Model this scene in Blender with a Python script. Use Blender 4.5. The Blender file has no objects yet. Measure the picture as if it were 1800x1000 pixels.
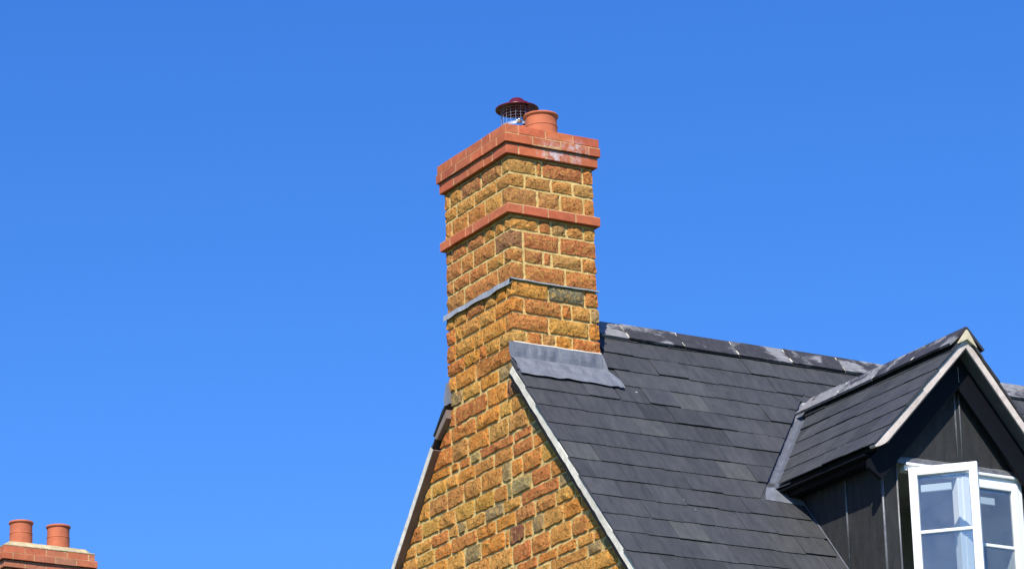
import bpy, math, random
from mathutils import Vector, Matrix, noise
from mathutils.geometry import delaunay_2d_cdt

random.seed(11)
RAD = math.radians
scene = bpy.context.scene

# ------------------------------------------------------------------ camera
YAW, PITCH, ROLL = RAD(30.5472), RAD(18.3583), RAD(-1.662)
fw = Vector((math.sin(YAW)*math.cos(PITCH), math.cos(YAW)*math.cos(PITCH), math.sin(PITCH)))
rt = fw.cross(Vector((0, 0, 1))).normalized()
up = rt.cross(fw)
r2 = rt*math.cos(ROLL) + up*math.sin(ROLL)
u2 = -rt*math.sin(ROLL) + up*math.cos(ROLL)
cd = bpy.data.cameras.new('camera')
cam = bpy.data.objects.new('camera', cd)
scene.collection.objects.link(cam)
cam.matrix_world = Matrix(((r2.x, u2.x, -fw.x, -12.5893), (r2.y, u2.y, -fw.y, -21.3378), (r2.z, u2.z, -fw.z, -8.3651), (0, 0, 0, 1)))
cd.sensor_width = 36.0
cd.lens = 6596.24/1800*36
cd.clip_start = 0.1
cd.clip_end = 6000
scene.camera = cam

# ------------------------------------------------------------------ sky, sun, exposure
SUN_AZ, SUN_EL = RAD(220.4), RAD(47)          # azimuth from +Y towards +X
world = bpy.data.worlds.new('World')
scene.world = world
world.use_nodes = True
wn, wl = world.node_tree.nodes, world.node_tree.links
sky = wn.new('ShaderNodeTexSky')
sky.sky_type = 'NISHITA'
sky.sun_disc = False
sky.sun_elevation = SUN_EL
sky.sun_rotation = SUN_AZ
sky.altitude = 200
sky.air_density = 1.0
sky.dust_density = 0.1
sky.ozone_density = 3.0
hs = wn.new('ShaderNodeHueSaturation')
hs.inputs['Saturation'].default_value = 1.3
hs.inputs['Value'].default_value = 1.0
wl.new(sky.outputs[0], hs.inputs['Color'])
tint = wn.new('ShaderNodeMix')                 # deep, clean northern blue: even over the whole sky
tint.data_type = 'RGBA'
tint.blend_type = 'MULTIPLY'
tint.inputs[0].default_value = 1.0
tint.inputs[7].default_value = (0.62, 0.735, 1.06, 1)
wl.new(hs.outputs[0], tint.inputs[6])
wl.new(tint.outputs[2], wn['Background'].inputs['Color'])
wn['Background'].inputs['Strength'].default_value = 0.12
sd = bpy.data.lights.new('sun', 'SUN')
sd.energy = 4.6
sd.angle = RAD(0.5)
sd.color = (1.0, 0.95, 0.87)
sun = bpy.data.objects.new('sun', sd)
scene.collection.objects.link(sun)
to_sun = Vector((math.sin(SUN_AZ)*math.cos(SUN_EL), math.cos(SUN_AZ)*math.cos(SUN_EL), math.sin(SUN_EL)))
sun.rotation_euler = to_sun.to_track_quat('Z', 'Y').to_euler()
sun.location = (-10, -12, 20)
vs = scene.view_settings
vs.view_transform = 'Standard'
vs.look = 'None'
vs.exposure = 0.55
vs.gamma = 1.0
vs.use_curve_mapping = False

# ------------------------------------------------------------------ helpers
GZ = -9.97                                     # ground level; 0 is a mortar joint on the chimney
WL = {}                                        # world location of every object made here


def link(o, parent, loc):
    scene.collection.objects.link(o)
    WL[o.name] = Vector(loc)
    if parent is not None:
        o.parent = parent
        o.location = Vector(loc) - WL[parent.name]
    else:
        o.location = loc
    return o


def mesh(name, V, F, mat, parent=None, color=None, smooth=False, origin=None):
    V = [Vector(v) for v in V]
    c = Vector(origin) if origin is not None else sum(V, Vector())/len(V)
    me = bpy.data.meshes.new(name)
    me.from_pydata([v-c for v in V], [], F)
    me.validate()
    me.materials.append(mat)
    if smooth:
        me.polygons.foreach_set('use_smooth', [True]*len(me.polygons))
    me.update()
    o = bpy.data.objects.new(name, me)
    if color is not None:
        o.color = (*color, 1)
    return link(o, parent, c)


def empty(name, loc, parent=None):
    o = bpy.data.objects.new(name, None)
    o.empty_display_size = 0.3
    return link(o, parent, loc)


def tag(o, label=None, cat=None, kind=None, group=None):
    if label: o['label'] = label
    if cat: o['category'] = cat
    if kind: o['kind'] = kind
    if group: o['group'] = group
    return o


class MB:
    def __init__(s): s.V, s.F = [], []
    def add(s, V, F):
        b = len(s.V)
        s.V += [Vector(v) for v in V]
        s.F += [[i+b for i in f] for f in F]
        return s
    def box(s, x0, x1, y0, y1, z0, z1):
        V = [(x, y, z) for x in (x0, x1) for y in (y0, y1) for z in (z0, z1)]
        return s.add(V, [(0, 1, 3, 2), (4, 6, 7, 5), (0, 4, 5, 1), (2, 3, 7, 6), (0, 2, 6, 4), (1, 5, 7, 3)])
    def prism(s, poly, off):
        n = len(poly); off = Vector(off); P = [Vector(p) for p in poly]
        return s.add(P+[p+off for p in P], [list(range(n))[::-1], list(range(n, 2*n))] + [(i, (i+1) % n, (i+1) % n+n, i+n) for i in range(n)])
    def tube(s, pts, r, n=8, closed=False):
        P = [Vector(p) for p in pts]; V = []; F = []
        for i, p in enumerate(P):
            a = P[i-1] if (i > 0 or closed) else P[i]
            b = P[(i+1) % len(P)] if (i < len(P)-1 or closed) else P[i]
            t = (b-a).normalized()
            q = t.cross(Vector((0.31, 0.17, 0.93))).normalized(); w = t.cross(q)
            V += [p+(q*math.cos(2*math.pi*k/n)+w*math.sin(2*math.pi*k/n))*r for k in range(n)]
        m = len(P)
        for i in range(m if closed else m-1):
            j = (i+1) % m
            F += [(i*n+k, i*n+(k+1) % n, j*n+(k+1) % n, j*n+k) for k in range(n)]
        if not closed:
            F += [list(range(n))[::-1], [(m-1)*n+k for k in range(n)]]
        return s.add(V, F)
    def lathe(s, prof, c, n=40):
        V = []; F = []
        for r, z in prof:
            V += [(c[0]+r*math.cos(2*math.pi*k/n), c[1]+r*math.sin(2*math.pi*k/n), c[2]+z) for k in range(n)]
        for i in range(len(prof)-1):
            F += [(i*n+k, i*n+(k+1) % n, (i+1)*n+(k+1) % n, (i+1)*n+k) for k in range(n)]
        return s.add(V, F)
    def make(s, name, mat, parent=None, **k): return mesh(name, s.V, s.F, mat, parent, **k)


def clip(poly, a, b, c):
    """keep a*x + b*y <= c"""
    out = []
    for i in range(len(poly)):
        p, q = poly[i], poly[(i+1) % len(poly)]
        dp, dq = a*p[0]+b*p[1]-c, a*q[0]+b*q[1]-c
        if dp <= 0: out.append(p)
        if (dp < 0 < dq) or (dq < 0 < dp):
            t = dp/(dp-dq); out.append((p[0]+t*(q[0]-p[0]), p[1]+t*(q[1]-p[1])))
    return out


def area(p): return abs(sum(p[i][0]*p[(i+1) % len(p)][1]-p[(i+1) % len(p)][0]*p[i][1] for i in range(len(p))))/2 if len(p) > 2 else 0


# ------------------------------------------------------------------ materials
def nmat(name, rough=0.8, spec=0.3, metal=0.0):
    m = bpy.data.materials.new(name); m.use_nodes = True
    nt = m.node_tree; b = nt.nodes['Principled BSDF']
    b.inputs['Roughness'].default_value = rough
    b.inputs['Specular IOR Level'].default_value = spec
    b.inputs['Metallic'].default_value = metal
    return m, nt, b


def node(nt, t, **k):
    n = nt.nodes.new(t)
    for a, v in k.items():
        if a in n.inputs: n.inputs[a].default_value = v
        else: setattr(n, a, v)
    return n


def pos(nt): return node(nt, 'ShaderNodeNewGeometry').outputs['Position']


def noise_n(nt, scale, detail=4, rough=0.55, vec=None, dist=0.0):
    n = node(nt, 'ShaderNodeTexNoise', Scale=scale, Detail=detail, Roughness=rough, Distortion=dist)
    nt.links.new(vec if vec is not None else pos(nt), n.inputs['Vector'])
    return n.outputs['Fac']


def ramp(nt, fac, stops):
    r = node(nt, 'ShaderNodeValToRGB'); e = r.color_ramp.elements
    while len(e) < len(stops): e.new(0.5)
    for i, (p, c) in enumerate(stops):
        e[i].position = p; e[i].color = (*c, 1) if len(c) == 3 else c
    nt.links.new(fac, r.inputs['Fac'])
    return r.outputs['Color']


def mix(nt, fac, a, b, mode='MIX'):
    m = node(nt, 'ShaderNodeMix', data_type='RGBA', blend_type=mode)
    for sock, v in ((m.inputs[0], fac), (m.inputs[6], a), (m.inputs[7], b)):
        if isinstance(v, (int, float)): sock.default_value = v
        elif isinstance(v, tuple): sock.default_value = (*v, 1)
        else: nt.links.new(v, sock)
    return m.outputs[2]


def math_n(nt, op, a, b=0.0, clampit=False):
    m = node(nt, 'ShaderNodeMath', operation=op, use_clamp=clampit)
    for i, v in enumerate((a, b)):
        if isinstance(v, (int, float)): m.inputs[i].default_value = v
        else: nt.links.new(v, m.inputs[i])
    return m.outputs[0]


def bump(nt, b, h, strength=0.5, dist=0.01):
    n = node(nt, 'ShaderNodeBump', Strength=strength, Distance=dist)
    nt.links.new(h, n.inputs['Height']); nt.links.new(n.outputs[0], b.inputs['Normal'])


G3 = lambda v: (v, v, v)


def blob(nt, c, r0, r1):
    """1 inside r0 of the point c, 0 beyond r1"""
    d = node(nt, 'ShaderNodeVectorMath', operation='DISTANCE')
    nt.links.new(pos(nt), d.inputs[0]); d.inputs[1].default_value = c
    mr = node(nt, 'ShaderNodeMapRange'); nt.links.new(d.outputs['Value'], mr.inputs[0])
    mr.inputs[1].default_value = r1; mr.inputs[2].default_value = r0
    return mr.outputs[0]


def make_stone():
    m, nt, b = nmat('ironstone', 0.95, 0.1)
    oc = node(nt, 'ShaderNodeObjectInfo').outputs['Color']
    big = noise_n(nt, 10, 5, 0.7); fine = noise_n(nt, 60, 6, 0.75); mid = noise_n(nt, 26, 5, 0.65, dist=0.8)
    c = mix(nt, 1.0, oc, ramp(nt, big, [(0.28, (0.80, 0.72, 0.66)), (0.5, G3(1.0)), (0.72, (1.16, 1.18, 1.12))]), 'MULTIPLY')
    c = mix(nt, 1.0, c, ramp(nt, fine, [(0.34, G3(0.52)), (0.47, G3(1.04)), (0.66, G3(1.5))]), 'MULTIPLY')
    rust = ramp(nt, noise_n(nt, 15, 5, 0.7), [(0.55, G3(0)), (0.68, G3(0.6))])
    c = mix(nt, rust, c, (0.44, 0.15, 0.035))
    ochre = ramp(nt, mid, [(0.51, G3(0)), (0.64, G3(0.7))])
    c = mix(nt, ochre, c, (0.56, 0.32, 0.08))
    olive = ramp(nt, noise_n(nt, 17, 5, 0.7), [(0.62, G3(0)), (0.76, G3(0.4))])
    c = mix(nt, olive, c, (0.32, 0.22, 0.08))
    smear = ramp(nt, noise_n(nt, 44, 6, 0.7), [(0.60, G3(0)), (0.70, G3(0.8))])
    c = mix(nt, smear, c, (0.70, 0.49, 0.19))
    pit = ramp(nt, noise_n(nt, 46, 4, 0.6), [(0.33, G3(0.9)), (0.40, G3(0))])
    c = mix(nt, pit, c, (0.085, 0.036, 0.014))
    nt.links.new(c, b.inputs['Base Color'])
    h = math_n(nt, 'ADD', math_n(nt, 'MULTIPLY', fine, 0.6), math_n(nt, 'ADD', noise_n(nt, 24, 5, 0.7), math_n(nt, 'MULTIPLY', pit, -0.3)))
    bump(nt, b, h, 1.0, 0.020)
    return m


def make_mortar(name, c0, c1, sc=30, rough=0.95, bd=0.010):
    m, nt, b = nmat(name, rough, 0.1)
    c = ramp(nt, noise_n(nt, sc, 6, 0.65), [(0.3, c0), (0.68, c1)])
    c = mix(nt, 1.0, c, ramp(nt, noise_n(nt, 4, 4), [(0.3, G3(0.8)), (0.7, G3(1.1))]), 'MULTIPLY')
    nt.links.new(c, b.inputs['Base Color'])
    bump(nt, b, math_n(nt, 'ADD', noise_n(nt, 90, 5, 0.7), noise_n(nt, 26, 4, 0.6)), 0.8, bd)
    return m


def make_brick():
    m, nt, b = nmat('red_brick', 0.8, 0.25)
    oc = node(nt, 'ShaderNodeObjectInfo').outputs['Color']
    c = mix(nt, 1.0, oc, ramp(nt, noise_n(nt, 18, 6, 0.65), [(0.3, G3(0.80)), (0.7, G3(1.16))]), 'MULTIPLY')
    c = mix(nt, ramp(nt, noise_n(nt, 6, 5, 0.7), [(0.58, G3(0)), (0.78, G3(0.3))]), c, (0.30, 0.10, 0.06))
    c = mix(nt, ramp(nt, noise_n(nt, 120, 3), [(0.66, G3(0)), (0.76, G3(0.5))]), c, (0.12, 0.03, 0.02))
    # white salt bloom on the front of the corbels
    s = math_n(nt, 'MAXIMUM', blob(nt, (0.37, -0.04, 0.845), 0.03, 0.17), blob(nt, (0.54, -0.04, 0.915), 0.02, 0.12))
    s = math_n(nt, 'MULTIPLY', s, ramp(nt, noise_n(nt, 26, 6, 0.7), [(0.44, G3(0)), (0.62, G3(1.0))]))
    s = math_n(nt, 'MULTIPLY', s, 0.85)
    c = mix(nt, s, c, (0.62, 0.58, 0.60))
    nt.links.new(c, b.inputs['Base Color'])
    bump(nt, b, noise_n(nt, 70, 5, 0.7), 0.35, 0.005)
    return m


def make_slate(name='slate', k=1.0):
    m, nt, b = nmat(name, 0.62, 0.35)
    oi = node(nt, 'ShaderNodeObjectInfo')
    mp = node(nt, 'ShaderNodeMapping'); nt.links.new(pos(nt), mp.inputs['Vector']); mp.inputs['Scale'].default_value = (7, 2.2, 2.2)
    g = noise_n(nt, 3, 6, 0.65, vec=mp.outputs[0])
    c = mix(nt, 1.0, oi.outputs['Color'], ramp(nt, g, [(0.3, G3(0.8)), (0.7, G3(1.22))]), 'MULTIPLY')
    c = mix(nt, ramp(nt, noise_n(nt, 34, 5, 0.7), [(0.62, G3(0)), (0.8, G3(0.22))]), c, (0.13, 0.13, 0.14))
    spk = ramp(nt, noise_n(nt, 21, 2, 0.4), [(0.795, G3(0)), (0.81, G3(0.75))])
    c = mix(nt, spk, c, (0.5, 0.5, 0.5))
    c = mix(nt, ramp(nt, noise_n(nt, 2.2, 6, 0.75, dist=1.0), [(0.56, G3(0)), (0.72, G3(0.35))]), c, (0.085, 0.085, 0.08))
    nt.links.new(c, b.inputs['Base Color'])
    nt.links.new(ramp(nt, g, [(0.3, G3(0.55)), (0.7, G3(0.72))]), b.inputs['Roughness'])
    bump(nt, b, math_n(nt, 'ADD', g, math_n(nt, 'MULTIPLY', noise_n(nt, 60, 5, 0.7), 0.5)), 0.35, 0.006)
    return m


def make_ridge():
    m, nt, b = nmat('ridge_tile_clay', 0.6, 0.35)
    c = ramp(nt, noise_n(nt, 20, 5), [(0.3, (0.030, 0.028, 0.030)), (0.7, (0.055, 0.051, 0.055))])
    oi = node(nt, 'ShaderNodeObjectInfo')
    tc = node(nt, 'ShaderNodeTexCoord')
    sh = node(nt, 'ShaderNodeVectorMath', operation='MULTIPLY_ADD')
    nt.links.new(tc.outputs['Object'], sh.inputs[0]); sh.inputs[1].default_value = (1, 1, 1)
    cx = node(nt, 'ShaderNodeCombineXYZ'); nt.links.new(math_n(nt, 'MULTIPLY', oi.outputs['Random'], 40), cx.inputs[0])
    nt.links.new(cx.outputs[0], sh.inputs[2])
    big = noise_n(nt, 5.0, 2, 0.4, vec=sh.outputs[0])
    mp = node(nt, 'ShaderNodeMapping'); nt.links.new(pos(nt), mp.inputs['Vector']); mp.inputs['Scale'].default_value = (10, 25, 25)
    mp.inputs['Rotation'].default_value = (0, 0, 0.3)
    str_ = noise_n(nt, 1.6, 6, 0.7, vec=mp.outputs[0])
    f = math_n(nt, 'ADD', math_n(nt, 'MULTIPLY', big, 1.5), math_n(nt, 'MULTIPLY', str_, 0.55))
    f = math_n(nt, 'ADD', f, math_n(nt, 'MULTIPLY', node(nt, 'ShaderNodeSeparateColor').outputs[0], 0.0))
    al = node(nt, 'ShaderNodeSeparateColor'); nt.links.new(oi.outputs['Color'], al.inputs[0])
    f = math_n(nt, 'ADD', f, math_n(nt, 'SUBTRACT', al.outputs[0], 0.5))
    mask = ramp(nt, math_n(nt, 'MULTIPLY', f, 0.5), [(0.53, G3(0)), (0.60, G3(0.85))])
    c = mix(nt, mask, c, ramp(nt, str_, [(0.35, (0.16, 0.16, 0.165)), (0.7, (0.34, 0.33, 0.33))]))
    nt.links.new(c, b.inputs['Base Color'])
    bump(nt, b, noise_n(nt, 80, 4, 0.7), 0.3, 0.004)
    return m


def make_lead(name, c0, c1, rough=0.5, metal=0.35, spec=0.4):
    m, nt, b = nmat(name, rough, spec, metal)
    mp = node(nt, 'ShaderNodeMapping'); nt.links.new(pos(nt), mp.inputs['Vector']); mp.inputs['Scale'].default_value = (14, 14, 3.0)
    g = noise_n(nt, 1.4, 6, 0.65, vec=mp.outputs[0])
    c = ramp(nt, g, [(0.3, c0), (0.7, c1)])
    c = mix(nt, ramp(nt, noise_n(nt, 26, 5, 0.7), [(0.58, G3(0)), (0.75, G3(0.3))]), c, tuple(min(1, v*1.9) for v in c1))
    nt.links.new(c, b.inputs['Base Color'])
    bump(nt, b, math_n(nt, 'ADD', noise_n(nt, 7, 3), math_n(nt, 'MULTIPLY', noise_n(nt, 45, 4), 0.25)), 0.5, 0.012)
    return m


def make_plain(name, c, rough=0.5, spec=0.4, metal=0.0, var=0.12, sc=12, bs=0.15, bd=0.003):
    m, nt, b = nmat(name, rough, spec, metal)
    cc = ramp(nt, noise_n(nt, sc, 5, 0.6), [(0.3, tuple(v*(1-var) for v in c)), (0.7, tuple(min(1, v*(1+var)) for v in c))])
    nt.links.new(cc, b.inputs['Base Color'])
    bump(nt, b, noise_n(nt, sc*5, 4), bs, bd)
    return m


def make_glass():
    m = bpy.data.materials.new('window_glass'); m.use_nodes = True
    nt = m.node_tree; nt.nodes.remove(nt.nodes['Principled BSDF'])
    out = nt.nodes['Material Output']
    gl = node(nt, 'ShaderNodeBsdfGlossy', Roughness=0.0); gl.inputs['Color'].default_value = (0.95, 0.97, 1, 1)
    tr = node(nt, 'ShaderNodeBsdfTransparent'); tr.inputs['Color'].default_value = (0.86, 0.90, 0.90, 1)
    lw = node(nt, 'ShaderNodeLayerWeight', Blend=0.5)
    bp = node(nt, 'ShaderNodeBump', Strength=0.03, Distance=0.02)
    nt.links.new(noise_n(nt, 3, 2), bp.inputs['Height'])
    nt.links.new(bp.outputs[0], gl.inputs['Normal'])
    f = math_n(nt, 'ADD', math_n(nt, 'MULTIPLY', math_n(nt, 'POWER', lw.outputs['Facing'], 4.0), 0.9), 0.095, True)   # Schlick, sealed unit
    ms = node(nt, 'ShaderNodeMixShader')
    nt.links.new(f, ms.inputs[0]); nt.links.new(tr.outputs[0], ms.inputs[1]); nt.links.new(gl.outputs[0], ms.inputs[2])
    df = node(nt, 'ShaderNodeBsdfDiffuse'); df.inputs['Color'].default_value = (0.7, 0.72, 0.72, 1)
    dust = node(nt, 'ShaderNodeMixShader')                     # film of builders' dust
    nt.links.new(math_n(nt, 'MULTIPLY', noise_n(nt, 5, 5, 0.7), 0.10), dust.inputs[0])
    nt.links.new(ms.outputs[0], dust.inputs[1]); nt.links.new(df.outputs[0], dust.inputs[2])
    nt.links.new(dust.outputs[0], out.inputs['Surface'])
    return m


def make_brickwall(name, c1, c2, cm, w, h):
    m, nt, b = nmat(name, 0.9, 0.2)
    sp = node(nt, 'ShaderNodeSeparateXYZ'); nt.links.new(pos(nt), sp.inputs[0])
    cb = node(nt, 'ShaderNodeCombineXYZ')
    nt.links.new(math_n(nt, 'ADD', sp.outputs[0], sp.outputs[1]), cb.inputs[0]); nt.links.new(sp.outputs[2], cb.inputs[1])
    bt = node(nt, 'ShaderNodeTexBrick'); nt.links.new(cb.outputs[0], bt.inputs['Vector'])
    bt.inputs['Color1'].default_value = (*c1, 1); bt.inputs['Color2'].default_value = (*c2, 1); bt.inputs['Mortar'].default_value = (*cm, 1)
    bt.inputs['Scale'].default_value = 1; bt.inputs['Mortar Size'].default_value = 0.006
    bt.inputs['Brick Width'].default_value = w; bt.inputs['Row Height'].default_value = h
    c = mix(nt, 1.0, bt.outputs['Color'], ramp(nt, noise_n(nt, 12, 5), [(0.3, G3(0.7)), (0.7, G3(1.2))]), 'MULTIPLY')
    nt.links.new(c, b.inputs['Base Color'])
    bump(nt, b, math_n(nt, 'SUBTRACT', noise_n(nt, 40, 4), bt.outputs['Fac']), 0.6, 0.01)
    return m


M = dict(
    stone=make_stone(),
    mortar=make_mortar('sand_mortar', (0.54, 0.36, 0.115), (0.84, 0.61, 0.25)),
    brick=make_brick(),
    brick_mortar=make_mortar('brick_mortar', (0.50, 0.28, 0.135), (0.70, 0.43, 0.22)),
    slate=make_slate(),
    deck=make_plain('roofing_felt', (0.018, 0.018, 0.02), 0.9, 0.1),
    ridge=make_ridge(),
    lead=make_lead('lead_sheet', (0.125, 0.135, 0.155), (0.22, 0.23, 0.255), 0.55, 0.2),
    lead_dark=make_lead('valley_lead', (0.075, 0.082, 0.098), (0.125, 0.135, 0.155), 0.6, 0.15),
    lead_pale=make_lead('weathered_lead', (0.26, 0.27, 0.29), (0.40, 0.41, 0.43), 0.65, 0.1),
    lead_black=make_lead('black_lead', (0.026, 0.026, 0.026), (0.044, 0.044, 0.044), 0.7, 0.0, spec=0.12),
    lead_roll=make_lead('lead_roll', (0.10, 0.10, 0.105), (0.22, 0.22, 0.22), 0.45, 0.3),
    black=make_plain('black_paint', (0.006, 0.0065, 0.009), 0.6, 0.12),
    verge=make_mortar('verge_mortar', (0.68, 0.62, 0.49), (0.82, 0.76, 0.63), 16, bd=0.003),
    verge_pink=make_mortar('verge_mortar_pink', (0.60, 0.50, 0.43), (0.74, 0.64, 0.56), 20, bd=0.003),
    cloak=make_plain('undercloak_or_shade', (0.22, 0.17, 0.145), 0.85, 0.15),
    cloak_dark=make_plain('soffit_grey', (0.09, 0.09, 0.09), 0.8, 0.2),
    upvc=make_plain('white_upvc', (0.82, 0.82, 0.82), 0.32, 0.5, 0, 0.015, 6, 0.02),
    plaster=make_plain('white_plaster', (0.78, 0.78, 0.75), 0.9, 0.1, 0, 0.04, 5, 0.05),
    shade_wall=make_plain('shaded_plaster', (0.32, 0.32, 0.28), 0.9, 0.1, 0, 0.1, 4, 0.05),  # room plaster with its indoor shade put into the colour
    glass=make_glass(),
    terracotta=make_plain('terracotta', (0.47, 0.135, 0.062), 0.75, 0.25, 0, 0.14, 14, 0.2, 0.004),
    flaunch=make_mortar('flaunching', (0.42, 0.34, 0.19), (0.60, 0.50, 0.30), 16),
    apex=make_mortar('ridge_end_mortar', (0.58, 0.50, 0.32), (0.74, 0.66, 0.47), 20, bd=0.004),
    hood=make_plain('maroon_enamel', (0.11, 0.007, 0.014), 0.3, 0.5, 0, 0.08, 8, 0.03),
    steel=make_plain('steel_wire', (0.42, 0.45, 0.52), 0.5, 0.4, 0.6, 0.1, 30, 0.05),
    chrome=make_plain('bright_steel', (0.8, 0.8, 0.8), 0.12, 0.5, 1.0, 0.03, 30, 0.02),
    wall=make_brickwall('far_stonework', (0.40, 0.20, 0.06), (0.30, 0.13, 0.045), (0.5, 0.38, 0.19), 0.30, 0.12),
    redwall=make_brickwall('far_brickwork', (0.36, 0.11, 0.06), (0.28, 0.08, 0.05), (0.5, 0.35, 0.2), 0.225, 0.075),
    grass=make_plain('mown_grass', (0.05, 0.09, 0.025), 0.95, 0.1, 0, 0.35, 3, 0.6, 0.03),
)

# ------------------------------------------------------------------ ground
N = 24; V = []; F = []
for i in range(N+1):
    for j in range(N+1):
        sgn = lambda t: math.copysign(abs(t)**2.2, t)*2500
        x, y = sgn(i/N*2-1), sgn(j/N*2-1)
        V.append((x, y, GZ + (0.04*noise.noise(Vector((x, y, 0))*0.05))))
for i in range(N):
    for j in range(N):
        a = i*(N+1)+j
        F.append((a, a+N+1, a+N+2, a+1))
tag(mesh('ground', V, F, M['grass'], origin=(0, 0, GZ)), kind='structure')

# ------------------------------------------------------------------ house frame
RY, ZR, S = 0.3935, -0.1924, 1.1967
A = math.atan(S); CA, SA = math.cos(A), math.sin(A)
HX = 11.0                                       # length of the house along its ridge
CW, CL = 0.70, 0.9238                           # chimney plan
DE = 5.55                                       # slope length, ridge to eaves

house = tag(empty('stone_house', (HX/2, RY, GZ)),
            'ironstone house with tall gable chimney, dark slate roof and black dormer', 'house')


def rp(x, d, n=0.0, back=False):
    """point on the main roof: x along ridge, d down the slope, n above it"""
    s = 1 if back else -1
    return Vector((x, RY+s*d*CA+s*n*SA, ZR-d*SA+n*CA))


def roofz(y): return ZR-S*abs(RY-y)


# ---- rough faced stones
def rough_box(x0, x1, y0, y1, z0, z1, out, seed, amp=0.012, r=0.007):
    """block with bulging, chipped faces towards the directions in out"""
    rnd = random.Random(seed)
    nx = max(2, min(7, round((x1-x0)/0.040))); ny = max(2, min(7, round((y1-y0)/0.040))); nz = 3
    dims = (nx, ny, nz); lo = (x0, y0, z0); hi = (x1, y1, z1)
    idx = {}; V = []; F = []
    def vid(i, j, k):
        key = (i, j, k)
        if key in idx: return idx[key]
        t = [i/nx, j/ny, k/nz]
        t = [v if v in (0, 1) else v+rnd.uniform(-.16, .16)/n for v, n in zip(t, dims)]
        p = Vector([lo[a]+t[a]*(hi[a]-lo[a]) for a in range(3)])
        ext = [(a, -1 if v == 0 else 1) for a, v in enumerate((i/nx, j/ny, k/nz)) if v in (0, 1)]
        if len(ext) == 1:
            a, s = ext[0]
            if (a, s) in out:
                nv = noise.noise(p*13+Vector((seed*.37, 0, 0)))
                p[a] += s*(amp*(0.75+0.9*nv)+rnd.uniform(-.3, .35)*amp)
        else:
            for a, s in ext:
                if (a, s) in out and len([e for e in ext if e in out]) >= 2:
                    p[a] -= s*rnd.uniform(-.2, 1.0)*r           # outer arris: nearly square, chipped
                elif (a, s) in out:
                    p[a] -= s*rnd.uniform(.3, 1.1)*r*.6
                else:
                    p[a] -= s*(rnd.uniform(.0, 1.0)*r)
        idx[key] = len(V); V.append(p); return idx[key]
    for k in range(nz):
        for i in range(nx):
            F.append((vid(i, 0, k), vid(i+1, 0, k), vid(i+1, 0, k+1), vid(i, 0, k+1)))
            F.append((vid(i, ny, k), vid(i, ny, k+1), vid(i+1, ny, k+1), vid(i+1, ny, k)))
        for j in range(ny):
            F.append((vid(0, j, k), vid(0, j, k+1), vid(0, j+1, k+1), vid(0, j+1, k)))
            F.append((vid(nx, j, k), vid(nx, j+1, k), vid(nx, j+1, k+1), vid(nx, j, k+1)))
    for i in range(nx):
        for j in range(ny):
            F.append((vid(i, j, 0), vid(i, j+1, 0), vid(i+1, j+1, 0), vid(i+1, j, 0)))
            F.append((vid(i, j, nz), vid(i+1, j, nz), vid(i+1, j+1, nz), vid(i, j+1, nz)))
    return V, F


PAL_UP = [(0.46, 0.18, 0.052), (0.49, 0.21, 0.057), (0.42, 0.15, 0.052), (0.52, 0.245, 0.065), (0.40, 0.16, 0.055), (0.50, 0.22, 0.058), (0.44, 0.165, 0.053)]
PAL_LO = [(0.54, 0.215, 0.046), (0.56, 0.25, 0.056), (0.49, 0.165, 0.045), (0.55, 0.265, 0.064), (0.46, 0.16, 0.05), (0.57, 0.225, 0.042), (0.52, 0.235, 0.058), (0.56, 0.27, 0.066)]
GREEN, DARK, GREY, ORANGE, PURPLE = (0.30, 0.22, 0.10), (0.27, 0.12, 0.06), (0.17, 0.145, 0.09), (0.55, 0.20, 0.04), (0.22, 0.095, 0.055)


def vary(c, a=0.12):
    k = 1+random.uniform(-a, a)
    return tuple(max(0.005, v*k*(1+random.uniform(-.06, .06))) for v in c)


# ------------------------------------------------------------------ chimney
JG = 0.0072                                      # half a mortar joint
mb = MB()
mb.box(0.008, CW-0.008, 0.008, CL-0.008, -3.0, 0.82)
chimney = mb.make('chimney', M['mortar'], house)
chimney['label'] = 'tall square ironstone chimney with red brick bands, lit from the front'
# z bottom, z top, joints on the gable face (y), joints on the roof face (x)
COURSES = [
    (0.692, 0.819, [0.105, 0.394, 0.684, 0.85], [0.227, 0.278, 0.611]),
    (0.590, 0.692, [0.184, 0.499, 0.752], [0.13, 0.349, 0.527]),
    (0.460, 0.590, [0.112, 0.344, 0.595, 0.83], [0.233, 0.42, 0.612]),
    (0.270, 0.377, [0.096, 0.225, 0.371, 0.617, 0.84], [0.235, 0.338, 0.464, 0.604]),
    (0.138, 0.270, [0.223, 0.533, 0.706], [0.106, 0.403]),
    (0.033, 0.138, [0.105, 0.343, 0.592, 0.828], [0.107, 0.266, 0.333, 0.581]),
    (-0.097, 0.033, [0.195, 0.672], [0.108, 0.441]),
    (-0.223, -0.105, [0.083, 0.226, 0.384, 0.641, 0.823], [0.295, 0.592]),
    (-0.339, -0.223, [0.245, 0.463, 0.721, 0.812], [0.095, 0.399, 0.482, 0.636]),
    (-0.464, -0.339, [0.103, 0.42, 0.542, 0.818], [0.291, 0.617]),
    (-0.568, -0.464, [0.197, 0.382, 0.479, 0.695], [0.11, 0.234, 0.344, 0.478]),
]
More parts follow.
